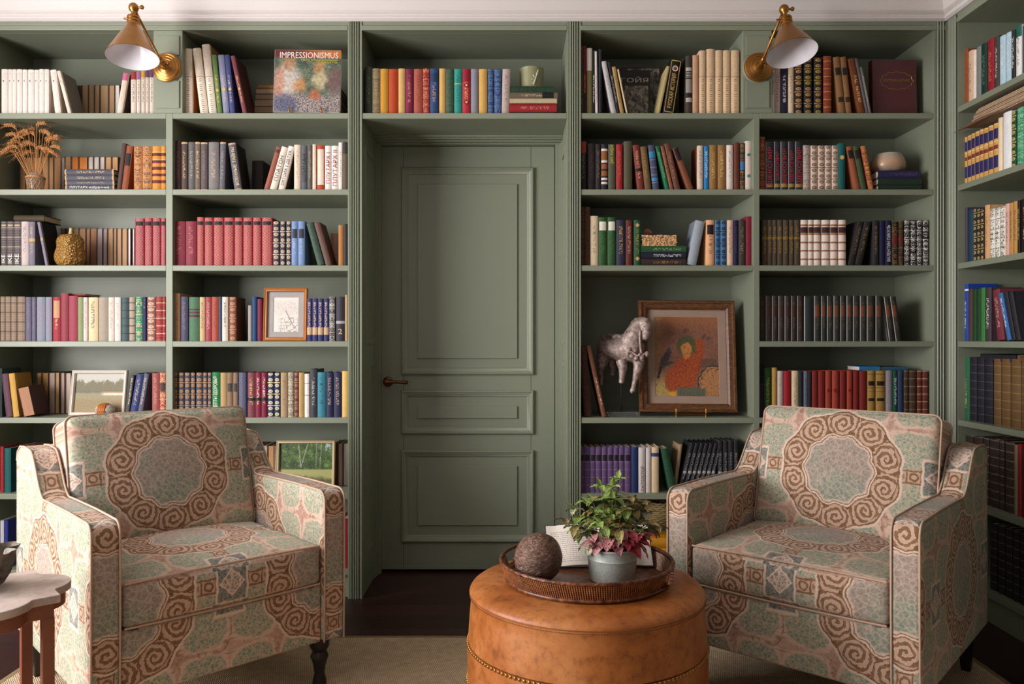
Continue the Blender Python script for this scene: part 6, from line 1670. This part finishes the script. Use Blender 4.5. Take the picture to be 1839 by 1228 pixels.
text_mesh('КУЛИНАРИЯ', ck, M_GOLD, w_ * .58, .012, Matrix.Translation((.01, -.0012, h * .635)) @ UPR, squash=1)
# back row art books
M_BLACKC = simple('black_boards', '1c1a1c', .45)
gy, w_, h = facing('art_book', 1112, 1169, 124, 3.585, SH[0], .012, M_BLACKC, 'black art book with pale letters and figure plate behind leaning books', 4)
def m_plate():
    g = G('grey_plate'); x, y, z = g.sep(g.coord('UV')); v = g.vec(x, y * 1.2); n = g.noise(v, 5, 3, .6, 1.0); s_ = g.noise(v, 26, 4, .7); c = g.ramp(n * .7 + s_ * .3, [(.4, lin('2a2828')), (.5, lin('6c6864')), (.62, lin('a8a49c'))]); return g.out(c, .5)
m = MB(); m.add([(-w_ * .36, -.0008, .004), (w_ * .42, -.0008, .004), (w_ * .42, -.0008, h * .70), (-w_ * .36, -.0008, h * .70)], [(0, 1, 2, 3)], uvs=[[(0, 0), (1, 0), (1, 1), (0, 1)]]); m.build('figure_plate', m_plate(), gy)
text_mesh('ГОЙЯ', gy, tmat('c8c0b4'), w_ * .86, .026, Matrix.Translation((0, -.0012, h * .82)) @ UPR, squash=1)
a2, w2, h2 = facing('art_book', 1116, 1191, 118, 3.625, SH[0], .014, M_MAROON2, 'wine red art book with grey picture in the back of the top shelf', 4)
m = MB(); m.add([(-w2 * .40, -.0008, .01), (w2 * .42, -.0008, .01), (w2 * .42, -.0008, h2 - .006), (-w2 * .40, -.0008, h2 - .006)], [(0, 1, 2, 3)], uvs=[[(0, 0), (1, 0), (1, 1), (0, 1)]]); m.build('picture', m_plate(), a2)
# coverless book block on the stack, then the ribbed shell on it
rg = random.Random(9); z0 = zstack[('C', 3, .022)] + .0004; Yr = YF + .03; xa, xb = PX(1153, Yr), PX(1215, Yr); zt = z0
m = MB()
for sig in range(8):
    th_ = rg.uniform(.005, .0075); nx = 26; dx_ = rg.uniform(-.002, .002)
    vs = []; fs = []
    for i in range(nx + 1):
        x = xa + dx_ + (xb - xa) * i / nx; jy = Yr + rg.uniform(-.002, .003)
        for yy in (jy, Yr + .10):
            wv_ = .0012 * math.sin(i * .5 + sig); vs += [(x, yy, zt + (wv_ if sig else 0)), (x, yy, zt + th_ * rg.uniform(.82, .95) + wv_)]
    for i in range(nx):
        a_ = i * 4; b_ = a_ + 4; fs += [(a_, b_, b_ + 1, a_ + 1), (a_ + 2, a_ + 3, b_ + 3, b_ + 2), (a_ + 1, b_ + 1, b_ + 3, a_ + 3), (a_, a_ + 2, b_ + 2, b_)]
    fs += [(0, 1, 3, 2), (nx * 4, nx * 4 + 2, nx * 4 + 3, nx * 4 + 1)]
    m.add(vs, fs); zt += th_
o = m.build('coverless_book', simple('yellowed_leaves', 'c49a6c', .9, 0, .3, 60, .4, 150), loc=(xa, Yr, z0)); tag(o, 'ragged coverless yellowed book block lying on the green book', 'book')
zstack[('C', 3, .022)] = zt
zz = zstack[('C', 3, .022)]; m = MB(); Ys = 3.52; cx = PX(1163, Ys)
for i in range(7):
    t = -1 + 2 * i / 6; m.tube([(cx + t * .006, Ys + .012, zz + .004), (cx + t * .013, Ys, zz + .012 + .004 * (1 - t * t)), (cx + t * .016, Ys - .006, zz + .018 + .008 * (1 - t * t)), (cx + t * .0165, Ys - .004, zz + .022 + .012 * (1 - t * t))], [.0022, .0028, .0034, .0015], 8)
m.box(cx - .014, cx + .014, Ys - .004, Ys + .012, zz + .0005, zz + .006)
o = m.build('scallop_shell', simple('copper_shell', 'b88470', .3, .2, .2, 60), loc=(cx, Ys, zz), smooth=60); tag(o, 'small copper coloured ribbed shell on the ragged book block', 'shell')
# basket on the yellow books
bz_ = zstack[('C', 7, .02)]; bx = PX(1186, 3.52)
m = MB(); 
for k in range(12):
    z = .004 + k * .0085; r_ = .045 + .022 * math.sin(PI * (k + .8) / 13); m.tube([(bx + r_ * math.cos(a), 3.53 + r_ * math.sin(a), bz_ + z + .0015 * math.sin(a * 12 + k * PI)) for a in [i * 2 * PI / 72 for i in range(72)]], .0055, 6, closed=True)
m.lathe([(0, .002), (.045, .002), (.045, .006), (0, .006)], 24, M=Matrix.Translation((bx, 3.53, bz_)))
o = m.build('small_basket', simple('dry_grass_weave', '8c7850', .9, 0, .45, 160, .8, 200), loc=(bx, 3.53, bz_), smooth=60); tag(o, 'small coiled straw basket on the yellow books behind the plant', 'basket')
# old papers on the blue and gold volumes of the side wall unit
zp = SH[1] + .238
m = MB(); rq = random.Random(3)
for k in range(30):
    z = zp + .0005 + k * .0019; a, b = rq.uniform(-.006, .006), rq.uniform(-.01, .01); m.box(XR + .028 + a, XR + .20 + a, 2.875 + b, 3.315 + b * .7 - k * .002, z, z + .00188)
m.add([(XR + .02, 3.33, zp - .004), (XR + .02, 3.05, zp + .004), (XR + .18, 3.05, zp + .0005), (XR + .18, 3.33, zp + .0005), (XR - .03, 3.345, zp - .022), (XR - .02, 3.15, zp - .004)], [(0, 1, 2, 3), (4, 5, 1, 0)])
o = m.build('paper_stack', simple('aged_newspaper', 'b89c80', .9, 0, .2, 40, .3, 120), loc=(XR + .1, 3.1, zp)); tag(o, 'pile of yellowed old papers lying on the blue and gold volumes', 'papers')
for (y0, y1, z0, z1, c_, ds) in ((3.02, 3.25, .0005, .028, '24222c', 'dark book lying across the tall black volumes, side wall unit'), (2.78, 3.0, .001, .022, '6c4428', 'brown book lying across the olive brown volumes, side wall unit')):
    zt = SH[4] + .252; r_ = local('book', Matrix.Translation((XR + .035, (y0 + y1) / 2, zt + z0))); tag(r_, ds, 'book'); mm = simple('dark_boards', c_, .5); L = (y1 - y0) / 2
    m = MB(); m.box(0, .13, -L, L, 0, .002); m.box(0, .13, -L, L, z1 - z0 - .002, z1 - z0); m.box(0, .002, -L, L, 0, z1 - z0); m.build('cover', mm, r_)
    m = MB(); m.box(.002, .127, -L + .003, L - .003, .002, z1 - z0 - .002); m.build('page_block', simple('side_pages', 'b8a888', .9), r_)

# ---- horse sculpture
def voxel(o, size, sm=8):
    r_ = o.modifiers.new('remesh', 'REMESH'); r_.mode = 'VOXEL'; r_.voxel_size = size; r_.use_smooth_shade = True
    s_ = o.modifiers.new('smooth', 'SMOOTH'); s_.factor = .5; s_.iterations = sm
def m_horse():
    g = G('worn_silvered_wood'); v = g.coord(); n = g.noise(v, 48, 6, .75, .6); s_ = g.voro(v, 75, 'DISTANCE_TO_EDGE')
    c = g.ramp(n, [(.32, lin('54403a')), (.5, lin('a08c84')), (.68, lin('d0c0b8'))]); c = g.mix(g.ss(.02, .0, s_) * g.ss(.4, .6, n) * .4, c, lin('3a2a26')); g.bump(n, .7, .004); return g.out(c, .4, .25)
YH = 3.545; hs = YH / F / 4.723
def hp(u, v, d=0.0): return Vector((PX(1030 + u / 4.723, YH), YH + d, PZ(500 + v / 4.723, YH)))
hr = tag(empty('horse_sculpture', tuple(hp(405, 1165))), 'weathered silvery horse sculpture on a rod and clear base beside the oak framed painting', 'sculpture')
m = MB()
m.tube([hp(235, 560, .075), hp(262, 575, .065), hp(320, 600, .045), hp(385, 600, .02), hp(450, 600, -.012), hp(505, 610, -.03), hp(545, 625, -.042), hp(565, 640, -.05)], [.010, .036, .050, .053, .056, .055, .044, .018], 20)
m.tube([hp(470, 590, -.01), hp(490, 520, -.022), hp(520, 450, -.03), hp(548, 395, -.034), hp(572, 365, -.038), hp(592, 352, -.04)], [.054, .049, .040, .031, .025, .016], 20)
m.tube([hp(560, 350, -.036), hp(585, 372, -.046), hp(602, 415, -.056), hp(600, 460, -.064), hp(588, 500, -.070), hp(580, 522, -.072)], [.016, .026, .027, .021, .0165, .010], 18)
for (u, v, d, e) in ((606, 338, -.052, 10), (640, 344, -.03, 8)): m.tube([hp(u - 6, v + 30, d), hp(u, v + 8, d), hp(u + 3, v - 6, d)], [.008, .007, .0015], 10)
m.tube([hp(535, 335, -.02), hp(505, 375, -.014), hp(480, 430, -.006), hp(460, 480, .0)], [.006, .012, .013, .006], 10)      # mane crest
m.tube([hp(395, 690, -.035), hp(408, 760, -.045), hp(402, 800, -.046), hp(398, 845, -.046), hp(393, 885, -.046)], [.026, .020, .0155, .013, .012], 14)
m.tube([hp(540, 690, -.045), hp(532, 750, -.058), hp(515, 810, -.062), hp(505, 860, -.060), hp(492, 915, -.056), hp(484, 950, -.060), hp(488, 962, -.064)], [.028, .022, .0165, .0125, .0105, .014, .010], 14)
m.tube([hp(270, 660, .055), hp(250, 740, .05), hp(238, 800, .06), hp(250, 860, .06), hp(246, 915, .058)], [.036, .020, .0125, .0105, .009], 14)
m.tube([hp(340, 700, .09), hp(352, 770, .085), hp(350, 830, .09)], [.028, .015, .011], 12)
o = m.build('body', m_horse(), hr); voxel(o, .0032, 6)
MH = o.data.materials[0]
m = MB(); ring = []
vs = []; fs = []; nU, nV = 18, 8                             # saddle cloth draped over the flank and back
for i in range(nU + 1):
    for j in range(nV + 1):
        t, s_ = i / nU, j / nV; c_ = hp(285, 575, .06).lerp(hp(455, 585, -.012), s_); a = -2.35 + 4.7 * t; rr = .058
        drop = max(0, abs(a) - 1.45) * .055; ca = math.sin(max(-1.5, min(1.5, a))); sa = math.cos(max(-1.5, min(1.5, a)))
        side_ = Vector((.55, -.83, 0)); p = c_ + side_ * (-ca * (rr + .004 * math.sin(s_ * 12))) * -1 + Vector((0, 0, sa * rr - drop + .004 * math.sin(s_ * 20 + t * 9)))
        vs.append(p)
for i in range(nU):
    for j in range(nV):
        a = i * (nV + 1) + j; fs.append((a, a + 1, a + nV + 2, a + nV + 1))
m.add(vs, fs); o = m.build('saddle_cloth', MH, hr, smooth=80); sd_ = o.modifiers.new('thick', 'SOLIDIFY'); sd_.thickness = .005; sb_ = o.modifiers.new('sub', 'SUBSURF'); sb_.levels = 1; sb_.render_levels = 1
m = MB()
for (u, v, d, r_) in ((455, 600, -.075, .010), (440, 640, -.072, .009), (470, 655, -.082, .012), (505, 675, -.090, .011), (535, 640, -.092, .008), (552, 670, -.094, .011), (595, 640, -.088, .010)):
    p = hp(u, v, d); m.lathe([(0, -r_ * 1.4), (r_ * .8, -r_ * .7), (r_, 0), (r_ * .7, r_ * .8), (0, r_)], 12, M=Matrix.Translation(p))
m.tube([hp(430, 585, -.066), hp(455, 610, -.076), hp(505, 650, -.086), hp(552, 650, -.092), hp(600, 620, -.086)], .005, 8)
m.tube([hp(545, 440, -.066), hp(540, 520, -.074), hp(542, 590, -.084), hp(548, 640, -.092)], .0055, 8)
m.build('harness_tassels', MH, hr, smooth=60)
m = MB()
for (u, v, d) in ((622, 415, -.076), (586, 412, -.078)):
    m.lathe([(0, -.004), (.004, 0), (0, .004)], 10, M=Matrix.Translation(hp(u - 8, v, d)))
m.build('eye', simple('dark_eye', '2a201c', .3), hr, smooth=60)
m = MB(); bp = hp(405, 1165); m.tube([hp(405, 740, .0), (hp(405, 740).x, YH, SH[4] + .018)], .0042, 10); m.build('rod', M_BLACKWOOD, hr, smooth=60)
m = MB(); m.box(PX(1091, YH), PX(1146, YH), YH - .055, YH + .055, SH[4] + .0005, SH[4] + .019); bevel(m.build('clear_base', M_GLASSY, hr), .0015)
